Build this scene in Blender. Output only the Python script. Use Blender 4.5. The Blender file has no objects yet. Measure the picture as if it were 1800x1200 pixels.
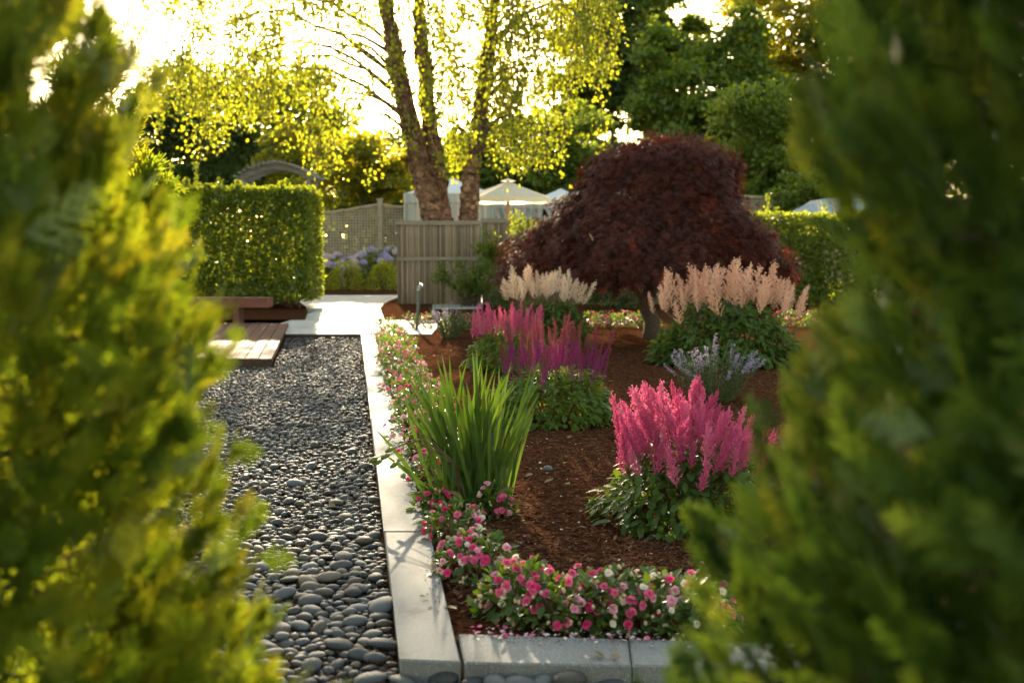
import bpy, math, random
import numpy as np
from mathutils import Vector, Matrix, noise as mnoise

rng = np.random.default_rng(11)
random.seed(11)
R = math.radians
SC = bpy.context.scene
COL = SC.collection

# ------------------------------------------------------------------ camera
H = 1.35                      # eye height
FPX, PITCH = 2000.0, math.atan(0.0875)
cam_d = bpy.data.cameras.new('camera')
cam = bpy.data.objects.new('camera', cam_d)
COL.objects.link(cam)
cam.location = (0, 0, H)
cam.rotation_euler = (math.pi / 2 - PITCH, 0, 0)
cam_d.sensor_width = 36
cam_d.lens = 40
cam_d.clip_start = 0.05
cam_d.clip_end = 2000
cam_d.dof.use_dof = True
cam_d.dof.focus_distance = 6.2
cam_d.dof.aperture_fstop = 2.8
cam_d.dof.aperture_blades = 0
SC.camera = cam

# ------------------------------------------------------------------ sky, sun, exposure
SUN_EL, SUN_AZ = R(17.0), R(-8.5)      # azimuth clockwise from +Y
w = bpy.data.worlds.new('World')
SC.world = w
w.use_nodes = True
nt = w.node_tree
nt.nodes.clear()
sky = nt.nodes.new('ShaderNodeTexSky')
sky.sky_type = 'NISHITA'
sky.sun_disc = False
sky.sun_elevation = SUN_EL
sky.sun_rotation = SUN_AZ
sky.air_density = 1.0
sky.dust_density = 0.8
sky.ozone_density = 1.0
bg = nt.nodes.new('ShaderNodeBackground')
bg.inputs['Strength'].default_value = 0.15
wo = nt.nodes.new('ShaderNodeOutputWorld')
tint = nt.nodes.new('ShaderNodeMix'); tint.data_type = 'RGBA'; tint.blend_type = 'MULTIPLY'; tint.inputs[0].default_value = 1.0
tint.inputs[7].default_value = (1.0, .84, .60, 1)      # the warm balance of the photograph, over the whole sky
nt.links.new(sky.outputs[0], tint.inputs[6]); nt.links.new(tint.outputs[2], bg.inputs['Color'])
nt.links.new(bg.outputs[0], wo.inputs['Surface'])

sun_d = bpy.data.lights.new('sun', 'SUN')
sun_d.energy = 4.6
sun_d.angle = R(0.55)
sun_d.color = (1.0, 0.84, 0.58)
sun = bpy.data.objects.new('sun', sun_d)
COL.objects.link(sun)
SUNV = Vector((math.sin(SUN_AZ) * math.cos(SUN_EL), math.cos(SUN_AZ) * math.cos(SUN_EL), math.sin(SUN_EL)))
sun.rotation_euler = SUNV.to_track_quat('Z', 'Y').to_euler()
sun.location = SUNV * 60

SC.view_settings.view_transform = 'Standard'
SC.view_settings.look = 'None'
SC.view_settings.exposure = 2.4
SC.view_settings.gamma = 1.0
SC.view_settings.use_curve_mapping = False
SC.render.engine = 'CYCLES'
cy = SC.cycles
cy.max_bounces = 7
cy.diffuse_bounces = 4
cy.glossy_bounces = 2
cy.transmission_bounces = 5
cy.transparent_max_bounces = 6
cy.caustics_reflective = False
cy.caustics_refractive = False
cy.sample_clamp_indirect = 6.0
cy.use_denoising = True
cy.use_adaptive_sampling = True
cy.adaptive_threshold = 0.015

# ------------------------------------------------------------------ where a photograph pixel lies in the place
def ray(px, py):
    x, u = (px - 900) / FPX, (600 - py) / FPX
    s, c = math.sin(PITCH), math.cos(PITCH)
    return np.array([x, c + u * s, -s + u * c])

def G(px, py, z=0.0):          # on the level z
    d = ray(px, py)
    return np.array([0, 0, H]) + d * ((z - H) / d[2])

def D(px, py, Y):              # at the distance Y
    d = ray(px, py)
    return np.array([0, 0, H]) + d * (Y / d[1])

# ------------------------------------------------------------------ mesh helpers
class Geo:
    def __init__(s):
        s.V, s.L, s.S, s.M, s.n, s.A, s.tinted = [], [], [], [], 0, [], False
    def add(s, V, F, mi=0):
        V = np.asarray(V, float).reshape(-1, 3)
        L = np.fromiter((i for f in F for i in f), int)
        S = np.fromiter((len(f) for f in F), int)
        s.raw(V, L, S, mi)
        return s
    def raw(s, V, L, S, mi=0, A=None):
        s.A.append(np.full(len(V), .5) if A is None else A); s.tinted |= A is not None
        s.V.append(V); s.L.append(L + s.n); s.S.append(S)
        s.M.append(np.full(len(S), mi, int)); s.n += len(V)
    def inst(s, t, M, P, mi=0, tint=None):        # copies of template t by matrices M (n,3,3) at P (n,3)
        V, L, S = t
        n = len(P)
        if n == 0: return s
        VV = (np.einsum('nij,kj->nki', M, V) + P[:, None, :]).reshape(-1, 3)
        LL = (L[None, :] + len(V) * np.arange(n)[:, None]).reshape(-1)
        s.raw(VV, LL, np.tile(S, n), mi, None if tint is None else np.repeat(tint, len(V)))
        return s
    def box(s, lo, hi, mi=0, M=None, o=(0, 0, 0)):
        x0, y0, z0 = lo; x1, y1, z1 = hi
        V = np.array([(x0,y0,z0),(x1,y0,z0),(x1,y1,z0),(x0,y1,z0),(x0,y0,z1),(x1,y0,z1),(x1,y1,z1),(x0,y1,z1)], float)
        if M is not None: V = V @ np.asarray(M).T
        V = V + np.asarray(o)
        return s.add(V, [(3,2,1,0),(4,5,6,7),(0,1,5,4),(1,2,6,5),(2,3,7,6),(3,0,4,7)], mi)
    def tube(s, pts, rad, n=7, mi=0, cap=True, wob=0.0):
        pts = np.asarray(pts, float); m = len(pts)
        rad = np.broadcast_to(np.asarray(rad, float), (m,))
        tan = np.gradient(pts, axis=0)
        tan /= np.linalg.norm(tan, axis=1)[:, None] + 1e-9
        ref = np.array([0., 0., 1.]) if abs(tan[0][2]) < .9 else np.array([1., 0., 0.])
        a = np.arange(n) * 2 * math.pi / n
        V = []
        for i in range(m):
            x = np.cross(ref, tan[i]); x /= np.linalg.norm(x) + 1e-9
            y = np.cross(tan[i], x); ref = np.cross(x, tan[i]) * -1 if False else ref
            rr = rad[i] * (1 + wob * rng.uniform(-1, 1, n))
            V.append(pts[i] + np.outer(np.cos(a) * rr, x) + np.outer(np.sin(a) * rr, y))
        F = []
        for i in range(m - 1):
            for j in range(n):
                k = (j + 1) % n
                F.append((i*n+j, i*n+k, (i+1)*n+k, (i+1)*n+j))
        if cap:
            F.append(tuple(range(n))[::-1]); F.append(tuple((m-1)*n + j for j in range(n)))
        return s.add(np.concatenate(V), F, mi)
    def mesh(s, name, mats, smooth=False):
        me = bpy.data.meshes.new(name)
        V = np.concatenate(s.V); L = np.concatenate(s.L); S = np.concatenate(s.S); M = np.concatenate(s.M)
        me.vertices.add(len(V)); me.vertices.foreach_set('co', V.astype(np.float32).ravel())
        me.loops.add(len(L)); me.loops.foreach_set('vertex_index', L.astype(np.int32))
        me.polygons.add(len(S))
        st = np.concatenate([[0], np.cumsum(S)[:-1]]).astype(np.int32)
        me.polygons.foreach_set('loop_start', st)
        me.polygons.foreach_set('material_index', M.astype(np.int32))
        if smooth: me.polygons.foreach_set('use_smooth', np.ones(len(S), bool))
        else: me.polygons.foreach_set('use_smooth', np.zeros(len(S), bool))
        for m in (mats if isinstance(mats, (list, tuple)) else [mats]): me.materials.append(m)
        if s.tinted:
            at = me.attributes.new('tint', 'FLOAT', 'POINT'); at.data.foreach_set('value', np.concatenate(s.A).astype(np.float32))
        me.update(calc_edges=True)
        me.validate()
        return me

def T(V, F):                    # a template
    return (np.asarray(V, float), np.fromiter((i for f in F for i in f), int), np.fromiter((len(f) for f in F), int))

def tmpl(g):
    return (np.concatenate(g.V), np.concatenate(g.L), np.concatenate(g.S))

def frames(d, up, scale=1.0, roll=0.0, wid=None):
    """matrices whose +Y is d and whose +Z leans to up"""
    d = np.asarray(d, float); d = d / (np.linalg.norm(d, axis=1)[:, None] + 1e-9)
    up = np.broadcast_to(np.asarray(up, float), d.shape)
    x = np.cross(d, up); nx = np.linalg.norm(x, axis=1)
    bad = nx < 1e-3
    if bad.any(): x[bad] = np.cross(d[bad], np.array([.37, .61, .2])); nx = np.linalg.norm(x, axis=1)
    x /= nx[:, None]
    z = np.cross(x, d)
    r = np.broadcast_to(np.asarray(roll, float), (len(d),))[:, None]
    x2 = x * np.cos(r) + z * np.sin(r); z2 = -x * np.sin(r) + z * np.cos(r)
    s = np.broadcast_to(np.asarray(scale, float), (len(d),))[:, None, None]
    M = np.stack([x2, d, z2], axis=2) * s
    if wid is not None: M[:, :, 0] *= np.broadcast_to(np.asarray(wid, float), (len(d),))[:, None]
    return M

def rdir(n):
    v = rng.normal(size=(n, 3)); return v / np.linalg.norm(v, axis=1)[:, None]

def mk(name, me, parent=None, loc=None, rot=None, scale=None, kind=None):
    o = bpy.data.objects.new(name, me); COL.objects.link(o)
    if parent is not None: o.parent = parent
    if loc is not None: o.location = loc
    if rot is not None: o.rotation_euler = rot
    if scale is not None: o.scale = scale
    if kind: o['kind'] = kind
    return o

def part(name, g, mats, parent, smooth=False, **k):
    return mk(name, g.mesh(name, mats, smooth), parent, **k)

def tag(o, label, cat, group=None):
    o['label'] = label; o['category'] = cat
    if group: o['group'] = group
    return o

def thing(name, label, cat, loc=(0, 0, 0), group=None, rz=0.0):
    o = bpy.data.objects.new(name, None); COL.objects.link(o)
    o.location = loc; o.rotation_euler = (0, 0, rz); o.empty_display_size = .1
    return tag(o, label, cat, group)

ORD = ['first','second','third','fourth','fifth','sixth','seventh','eighth','ninth','tenth','eleventh','twelfth','thirteenth','fourteenth','fifteenth','sixteenth','seventeenth','eighteenth','nineteenth','twentieth']

# ------------------------------------------------------------------ materials
def newmat(name):
    m = bpy.data.materials.new(name); m.use_nodes = True
    m.node_tree.nodes.clear()
    return m, m.node_tree.nodes, m.node_tree.links

def ramp(ns, stops):
    r = ns.new('ShaderNodeValToRGB')
    e = r.color_ramp.elements
    while len(e) < len(stops): e.new(.5)
    for i, (p, c) in enumerate(stops):
        e[i].position = p; e[i].color = (*c, 1)
    return r

def leafmat(name, cols, tcol, tf=0.45, rough=0.45, spec=0.35, attr=False, objw=None):
    """leaf: cols spread over single leaves; light also comes through (tcol multiplies)"""
    m, ns, ln = newmat(name)
    out = ns.new('ShaderNodeOutputMaterial')
    geo = ns.new('ShaderNodeNewGeometry'); oi = ns.new('ShaderNodeObjectInfo')
    ad = ns.new('ShaderNodeMath'); ad.operation = 'ADD'
    ln.new(geo.outputs['Random Per Island'], ad.inputs[0]); ln.new(oi.outputs['Random'], ad.inputs[1])
    fr = ns.new('ShaderNodeMath'); fr.operation = 'FRACT'; ln.new(ad.outputs[0], fr.inputs[0])
    rp = ramp(ns, [(i / max(1, len(cols) - 1), c) for i, c in enumerate(cols)])
    if objw is not None:        # whole copies differ more than the florets within one
        sc_ = ns.new('ShaderNodeMapRange'); sc_.inputs[3].default_value = 0; sc_.inputs[4].default_value = 1 - objw; ln.new(geo.outputs['Random Per Island'], sc_.inputs[0])
        ma = ns.new('ShaderNodeMath'); ma.operation = 'MULTIPLY_ADD'; ma.inputs[1].default_value = objw
        ln.new(oi.outputs['Random'], ma.inputs[0]); ln.new(sc_.outputs[0], ma.inputs[2]); ln.new(ma.outputs[0], rp.inputs[0])
    elif attr:
        an = ns.new('ShaderNodeAttribute'); an.attribute_name = 'tint'; ln.new(an.outputs['Fac'], rp.inputs[0])
    else: ln.new(fr.outputs[0], rp.inputs[0])
    p = ns.new('ShaderNodeBsdfPrincipled')
    p.inputs['Roughness'].default_value = rough
    p.inputs['Specular IOR Level'].default_value = spec
    ln.new(rp.outputs[0], p.inputs['Base Color'])
    tr = ns.new('ShaderNodeBsdfTranslucent')
    mu = ns.new('ShaderNodeMix'); mu.data_type = 'RGBA'; mu.blend_type = 'MULTIPLY'; mu.inputs[0].default_value = 1
    ln.new(rp.outputs[0], mu.inputs[6]); mu.inputs[7].default_value = (*tcol, 1)
    ln.new(mu.outputs[2], tr.inputs['Color'])
    mx = ns.new('ShaderNodeMixShader'); mx.inputs[0].default_value = tf
    ln.new(p.outputs[0], mx.inputs[1]); ln.new(tr.outputs[0], mx.inputs[2])
    ln.new(mx.outputs[0], out.inputs['Surface'])
    return m

def surf(name, stops, scale=8.0, rough=0.8, spec=0.3, detail=6, stretch=(1, 1, 1), bump=0.3, bscale=None, dist=0.02,
         island=0.0, speck=None, distort=0.0, rrange=None, warm=0.0, stain=None):
    """noise-coloured solid surface, with fine relief; island: how far single pieces differ in lightness"""
    m, ns, ln = newmat(name)
    out = ns.new('ShaderNodeOutputMaterial')
    tc = ns.new('ShaderNodeTexCoord'); mp = ns.new('ShaderNodeMapping')
    mp.inputs['Scale'].default_value = stretch
    ln.new(tc.outputs['Object'], mp.inputs[0])
    n1 = ns.new('ShaderNodeTexNoise'); n1.inputs['Scale'].default_value = scale; n1.inputs['Detail'].default_value = detail
    n1.inputs['Roughness'].default_value = .62; n1.inputs['Distortion'].default_value = distort
    ln.new(mp.outputs[0], n1.inputs['Vector'])
    rp = ramp(ns, stops); ln.new(n1.outputs[0], rp.inputs[0])
    col = rp.outputs[0]
    for sc, c, lo, wid, det in [q for q in ((*speck, .08, 2) if speck else None, (*stain, .16, 8) if stain else None) if q]:
        n3 = ns.new('ShaderNodeTexNoise'); n3.inputs['Scale'].default_value = sc; n3.inputs['Detail'].default_value = det
        ln.new(tc.outputs['Object'], n3.inputs['Vector'])
        r3 = ramp(ns, [(lo, (0, 0, 0)), (lo + wid, (1, 1, 1))]); ln.new(n3.outputs[0], r3.inputs[0])
        mx = ns.new('ShaderNodeMix'); mx.data_type = 'RGBA'; ln.new(r3.outputs[0], mx.inputs[0])
        ln.new(col, mx.inputs[6]); mx.inputs[7].default_value = (*c, 1); col = mx.outputs[2]
    if island > 0:
        geo = ns.new('ShaderNodeNewGeometry'); oi = ns.new('ShaderNodeObjectInfo')
        ad = ns.new('ShaderNodeMath'); ad.operation = 'ADD'
        ln.new(geo.outputs['Random Per Island'], ad.inputs[0]); ln.new(oi.outputs['Random'], ad.inputs[1])
        fr = ns.new('ShaderNodeMath'); fr.operation = 'FRACT'; ln.new(ad.outputs[0], fr.inputs[0])
        mr = ns.new('ShaderNodeMapRange'); mr.inputs[3].default_value = 1 - island; mr.inputs[4].default_value = 1 + island
        ln.new(fr.outputs[0], mr.inputs[0])
        hs = ns.new('ShaderNodeHueSaturation'); ln.new(mr.outputs[0], hs.inputs['Value']); ln.new(col, hs.inputs['Color'])
        col = hs.outputs[0]
        if warm > 0:
            m7 = ns.new('ShaderNodeMath'); m7.operation = 'MULTIPLY'; m7.inputs[1].default_value = 7.31; ln.new(fr.outputs[0], m7.inputs[0])
            f7 = ns.new('ShaderNodeMath'); f7.operation = 'FRACT'; ln.new(m7.outputs[0], f7.inputs[0])
            rw = ramp(ns, [(.0, (.93, .98, 1.06)), (.45, (1, 1, 1)), (.72, (1.12, 1.0, .86)), (1.0, (1.35, 1.08, .82))]); ln.new(f7.outputs[0], rw.inputs[0])
            mw = ns.new('ShaderNodeMix'); mw.data_type = 'RGBA'; mw.blend_type = 'MULTIPLY'; mw.inputs[0].default_value = warm
            ln.new(col, mw.inputs[6]); ln.new(rw.outputs[0], mw.inputs[7]); col = mw.outputs[2]
    p = ns.new('ShaderNodeBsdfPrincipled')
    p.inputs['Roughness'].default_value = rough; p.inputs['Specular IOR Level'].default_value = spec
    ln.new(col, p.inputs['Base Color'])
    if rrange:
        mr2 = ns.new('ShaderNodeMapRange'); mr2.inputs[3].default_value = rrange[0]; mr2.inputs[4].default_value = rrange[1]
        ln.new(n1.outputs[0], mr2.inputs[0]); ln.new(mr2.outputs[0], p.inputs['Roughness'])
    if bump > 0:
        n2 = ns.new('ShaderNodeTexNoise'); n2.inputs['Scale'].default_value = bscale or scale * 3; n2.inputs['Detail'].default_value = 5
        ln.new(mp.outputs[0], n2.inputs['Vector'])
        b = ns.new('ShaderNodeBump'); b.inputs['Strength'].default_value = bump; b.inputs['Distance'].default_value = dist
        ln.new(n2.outputs[0], b.inputs['Height']); ln.new(b.outputs[0], p.inputs['Normal'])
    ln.new(p.outputs[0], out.inputs['Surface'])
    return m

def cloth(name, col, tf=0.35, col2=None):
    m, ns, ln = newmat(name)
    out = ns.new('ShaderNodeOutputMaterial')
    d = ns.new('ShaderNodeBsdfDiffuse'); t = ns.new('ShaderNodeBsdfTranslucent')
    d.inputs[0].default_value = (*col, 1); t.inputs[0].default_value = (*(col2 or col), 1)
    mx = ns.new('ShaderNodeMixShader'); mx.inputs[0].default_value = tf
    ln.new(d.outputs[0], mx.inputs[1]); ln.new(t.outputs[0], mx.inputs[2]); ln.new(mx.outputs[0], out.inputs[0])
    return m

def stripes(name, cols, period, axis=0, tf=0.25):
    """woven stripes along one local axis"""
    m, ns, ln = newmat(name)
    out = ns.new('ShaderNodeOutputMaterial')
    tc = ns.new('ShaderNodeTexCoord'); sx = ns.new('ShaderNodeSeparateXYZ'); ln.new(tc.outputs['Object'], sx.inputs[0])
    dv = ns.new('ShaderNodeMath'); dv.operation = 'DIVIDE'; dv.inputs[1].default_value = period
    ln.new(sx.outputs[axis], dv.inputs[0])
    fr = ns.new('ShaderNodeMath'); fr.operation = 'FRACT'; ln.new(dv.outputs[0], fr.inputs[0])
    rp = ramp(ns, cols); rp.color_ramp.interpolation = 'CONSTANT'; ln.new(fr.outputs[0], rp.inputs[0])
    d = ns.new('ShaderNodeBsdfDiffuse'); t = ns.new('ShaderNodeBsdfTranslucent')
    ln.new(rp.outputs[0], d.inputs[0]); ln.new(rp.outputs[0], t.inputs[0])
    mx = ns.new('ShaderNodeMixShader'); mx.inputs[0].default_value = tf
    ln.new(d.outputs[0], mx.inputs[1]); ln.new(t.outputs[0], mx.inputs[2]); ln.new(mx.outputs[0], out.inputs[0])
    return m

MAT = {}
MAT['thuja'] = leafmat('thuja_spray', [(.035,.062,.008), (.072,.11,.010), (.115,.14,.012), (.18,.165,.016)], (3.4, 2.9, 1.0), .50, .42, .45, True)
MAT['thuja_shaded'] = leafmat('thuja_shaded_spray', [(.016,.038,.008), (.042,.080,.012), (.075,.115,.016), (.13,.145,.018)], (2.5, 2.2, 1.0), .42, .42, .45, True)  # thuja foliage with the right tree's shade put into the colour
MAT['birch'] = leafmat('birch_leaf', [(.05,.08,.012), (.085,.115,.012), (.12,.14,.014), (.14,.15,.016), (.06,.09,.012)], (4.0, 3.3, 1.0), .54, .4, .35)
MAT['oakgreen'] = leafmat('wood_leaf', [(.055,.095,.022), (.075,.115,.024), (.10,.13,.022)], (3.8, 3.0, .8), .48, .5, .3)
MAT['yellowgreen'] = leafmat('yellowgreen_leaf', [(.09,.115,.012), (.115,.135,.014), (.14,.135,.016), (.075,.10,.012)], (4.0, 3.0, .8), .52, .45, .3)
MAT['darkleaf'] = leafmat('dark_leaf', [(.048,.080,.024), (.06,.095,.026), (.075,.105,.026)], (3.2, 2.6, .8), .44, .5, .3)
MAT['hedge'] = leafmat('hedge_leaf', [(.055,.09,.012), (.07,.105,.014), (.095,.125,.014), (.05,.08,.012)], (4.2, 3.2, .8), .50, .33, .5)
MAT['box'] = leafmat('boxwood_leaf', [(.085,.11,.014), (.11,.13,.016), (.13,.145,.018)], (4.2, 3.5, .9), .54, .4, .45)
MAT['maple'] = leafmat('maple_leaf', [(.022,.009,.007), (.046,.014,.010), (.070,.020,.012), (.11,.033,.016)], (3.6, 1.3, .7), .32, .55, .16, True)
MAT['impleaf'] = leafmat('impatiens_leaf', [(.040,.09,.014), (.055,.105,.016), (.075,.12,.018), (.045,.09,.014)], (2.8, 2.4, .7), .42, .4, .4)
MAT['astleaf'] = leafmat('astilbe_leaf', [(.050,.090,.018), (.062,.105,.02), (.082,.122,.022)], (2.6, 2.3, .7), .38, .55, .25)
MAT['astleaf2'] = leafmat('astilbe_bright_leaf', [(.065,.11,.014), (.08,.125,.016), (.10,.14,.018)], (2.8, 2.4, .7), .42, .5, .3)
MAT['iris'] = leafmat('iris_blade', [(.045,.085,.016), (.06,.10,.018), (.075,.115,.02), (.04,.075,.016)], (2.2, 2.1, .6), .38, .36, .45)
MAT['catmint'] = leafmat('catmint_leaf', [(.07,.10,.05), (.09,.12,.06)], (2.2, 2.0, 1.0), .35, .6, .2)
def petal(name, cols, t=(1.3, 1.1, 1.1), tf=.4, objw=None): return leafmat(name, cols, t, tf, .55, .2, False, objw)
MAT['pink'] = petal('pink_petal', [(.72,.13,.27), (.78,.20,.35), (.68,.09,.22)])
MAT['hot'] = petal('hot_pink_petal', [(.72,.05,.20), (.78,.09,.27)])
MAT['pale'] = petal('pale_pink_petal', [(.82,.42,.50), (.80,.50,.56), (.75,.30,.42)])
MAT['white'] = petal('white_petal', [(.82,.76,.62), (.85,.80,.70)])
MAT['bud'] = petal('bud', [(.70,.60,.36), (.72,.55,.40)])
MAT['ast_pink'] = petal('rose_floret', [(.46,.10,.17), (.54,.085,.22), (.62,.13,.30), (.70,.20,.36), (.76,.33,.44)], objw=.6)
MAT['ast_mid'] = petal('mauve_floret', [(.44,.10,.17), (.55,.10,.22), (.62,.15,.28), (.68,.26,.36)], objw=.6)
MAT['ast_purple'] = petal('purple_floret', [(.24,.025,.13), (.30,.035,.19), (.36,.06,.24)])
MAT['ast_tip'] = petal('brown_red_floret', [(.20,.045,.06), (.26,.06,.08), (.30,.09,.11)])
MAT['ast_cream'] = petal('cream_floret', [(.58,.38,.24), (.72,.48,.34), (.76,.55,.40), (.80,.64,.50)], objw=.6)
MAT['ast_cream2'] = petal('pale_cream_floret', [(.66,.50,.34), (.78,.66,.50), (.82,.72,.58)], objw=.6)
MAT['lav'] = petal('lavender_floret', [(.24,.21,.33), (.30,.26,.37), (.34,.30,.38)])
MAT['hyd_blue'] = petal('blue_hydrangea', [(.34,.32,.58), (.42,.38,.60), (.48,.42,.60)])
MAT['hyd_lilac'] = petal('lilac_hydrangea', [(.56,.44,.56), (.64,.52,.60), (.66,.56,.54)])
MAT['stem'] = surf('green_stem', [(.3,(.05,.075,.02)),(.7,(.08,.10,.03))], 20, .6, bump=0)
MAT['redstem'] = surf('reddish_stem', [(.3,(.11,.06,.03)),(.7,(.14,.09,.04))], 20, .6, bump=0)
MAT['twig'] = surf('twig_bark', [(.3,(.05,.035,.025)),(.7,(.10,.07,.05))], 25, .9, bump=.3)
MAT['bark'] = surf('grey_bark', [(.3,(.07,.055,.04)),(.7,(.16,.13,.10))], 6, .9, stretch=(1,1,.25), bump=.8, bscale=14, dist=.03)
MAT['birchbark'] = surf('peeling_bark', [(.32,(.022,.013,.009)),(.45,(.085,.045,.028)),(.58,(.16,.09,.058)),(.72,(.27,.17,.12))], 5, .9, spec=.15, stretch=(1,1,2.0), bump=1.0, bscale=12, dist=.05, distort=1.2, island=.2)
MAT['flake'] = surf('bark_flake', [(.3,(.10,.055,.035)),(.6,(.22,.13,.085)),(.8,(.32,.21,.155))], 8, .85, spec=.15, bump=0, island=.5)
MAT['mulch'] = surf('bark_mulch', [(.30,(.016,.007,.004)),(.46,(.052,.019,.009)),(.60,(.098,.041,.019)),(.75,(.165,.075,.034))], 26, 1.0, spec=0.0, detail=9, bump=1.0, bscale=55, dist=.03, distort=.6)
MAT['chip'] = surf('mulch_chip', [(.3,(.052,.022,.012)),(.5,(.115,.05,.024)),(.75,(.20,.095,.046))], 30, .95, spec=0.03, bump=0, island=.7)
MAT['soil'] = surf('dark_soil', [(.3,(.020,.014,.010)),(.5,(.05,.028,.016)),(.7,(.10,.05,.026))], 30, .95, spec=0.0, detail=8, bump=.8, bscale=60)
MAT['ground'] = surf('ground_cover', [(.3,(.03,.025,.014)),(.6,(.045,.05,.016)),(.8,(.06,.045,.025))], 2, .95, spec=0.0, detail=9, bump=.8, bscale=20, dist=.05)
MAT['granite'] = surf('granite', [(.28,(.105,.095,.082)),(.45,(.165,.158,.146)),(.60,(.19,.183,.17)),(.75,(.225,.218,.20))], 2.6, .75, spec=.22, detail=10, bump=.4, bscale=160, dist=.003, speck=(260,(.36,.345,.32),.57), island=.10, stain=(5.5,(.085,.068,.048),.60))
MAT['paving'] = surf('concrete', [(.3,(.27,.255,.225)),(.5,(.36,.345,.315)),(.8,(.43,.415,.385))], 1.8, .8, detail=10, bump=.3, bscale=80, dist=.004, island=.06, stain=(2.6,(.20,.17,.13),.62))
MAT['pebble'] = surf('dark_pebble', [(.3,(.052,.050,.047)),(.55,(.082,.079,.075)),(.8,(.125,.118,.11))], 12, .6, spec=.30, detail=8, bump=.35, bscale=140, dist=.002, island=.55, rrange=(.48,.78), warm=1.0, stain=(38,(.15,.14,.125),.64))
MAT['canewood'] = surf('weathered_cane', [(.3,(.16,.108,.070)),(.55,(.24,.168,.110)),(.75,(.31,.225,.152))], 5, .75, stretch=(3,3,.5), bump=.4, bscale=20, dist=.004, island=.42)
MAT['railwood'] = surf('grey_rail', [(.3,(.13,.10,.07)),(.6,(.21,.165,.12)),(.8,(.27,.22,.165))], 6, .8, stretch=(.4,3,3), bump=.5, bscale=30, dist=.006)
MAT['trelliswood'] = surf('trellis_wood', [(.3,(.27,.21,.145)),(.6,(.37,.295,.21)),(.8,(.43,.355,.26))], 5, .8, bump=.4, bscale=30, dist=.005)
MAT['pergwood'] = surf('silver_wood', [(.3,(.15,.14,.125)),(.6,(.22,.21,.19)),(.8,(.28,.27,.25))], 4, .8, stretch=(.5,2,2), bump=.5, bscale=20, dist=.006, island=.15)
MAT['deckwood'] = surf('deck_wood', [(.3,(.085,.036,.024)),(.6,(.13,.06,.04)),(.8,(.17,.085,.06))], 6, .8, spec=.12, stretch=(3,.4,1), bump=.3, bscale=25, dist=.004, island=.2)
MAT['benchwood'] = surf('bench_wood', [(.3,(.09,.032,.022)),(.6,(.14,.05,.034)),(.8,(.18,.07,.048))], 6, .7, spec=.15, stretch=(.4,3,3), bump=.25, bscale=25, dist=.004)
MAT['steel'] = surf('rusted_edging', [(.3,(.035,.022,.016)),(.7,(.065,.038,.026))], 20, .8, spec=.1, bump=.3)
MAT['stake'] = surf('green_metal', [(.3,(.05,.055,.035)),(.7,(.07,.075,.05))], 20, .45, spec=.5, bump=0)
MAT['capmetal'] = surf('grey_metal', [(.3,(.22,.21,.18)),(.7,(.32,.31,.27))], 20, .35, spec=.6, bump=0)
MAT['canvas'] = cloth('cream_canvas', (.84,.78,.64), .5, (.84,.74,.56))
MAT['whitecanvas'] = cloth('white_canvas', (.84,.84,.83), .4)
MAT['stripe'] = stripes('striped_canvas', [(0,(.36,.41,.42)),(.18,(.50,.44,.37)),(.34,(.36,.41,.42)),(.50,(.52,.36,.25)),(.58,(.54,.48,.42)),(.78,(.30,.37,.40)),(.92,(.52,.38,.28))], .42)
MAT['stripe2'] = stripes('striped_awning', [(0,(.36,.40,.45)),(.30,(.58,.54,.47)),(.42,(.56,.36,.22)),(.52,(.58,.54,.47)),(.66,(.36,.40,.45))], .45)
MAT['dark'] = surf('inside_shade', [(.3,(.02,.015,.012)),(.7,(.035,.025,.02))], 5, .9, bump=0)  # shade inside the cabanas, put into the colour
MAT['polewood'] = surf('varnished_pole', [(.3,(.36,.17,.06)),(.7,(.46,.24,.09))], 8, .4, bump=0)
MAT['dryleaf'] = leafmat('dry_leaf', [(.20,.13,.065), (.16,.15,.06), (.24,.17,.10), (.13,.13,.05)], (1.4, 1.2, .8), .25, .8, .1)
MAT['pod'] = surf('seed_pod', [(.3,(.10,.13,.02)),(.7,(.16,.18,.03))], 20, .45, bump=0)

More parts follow.
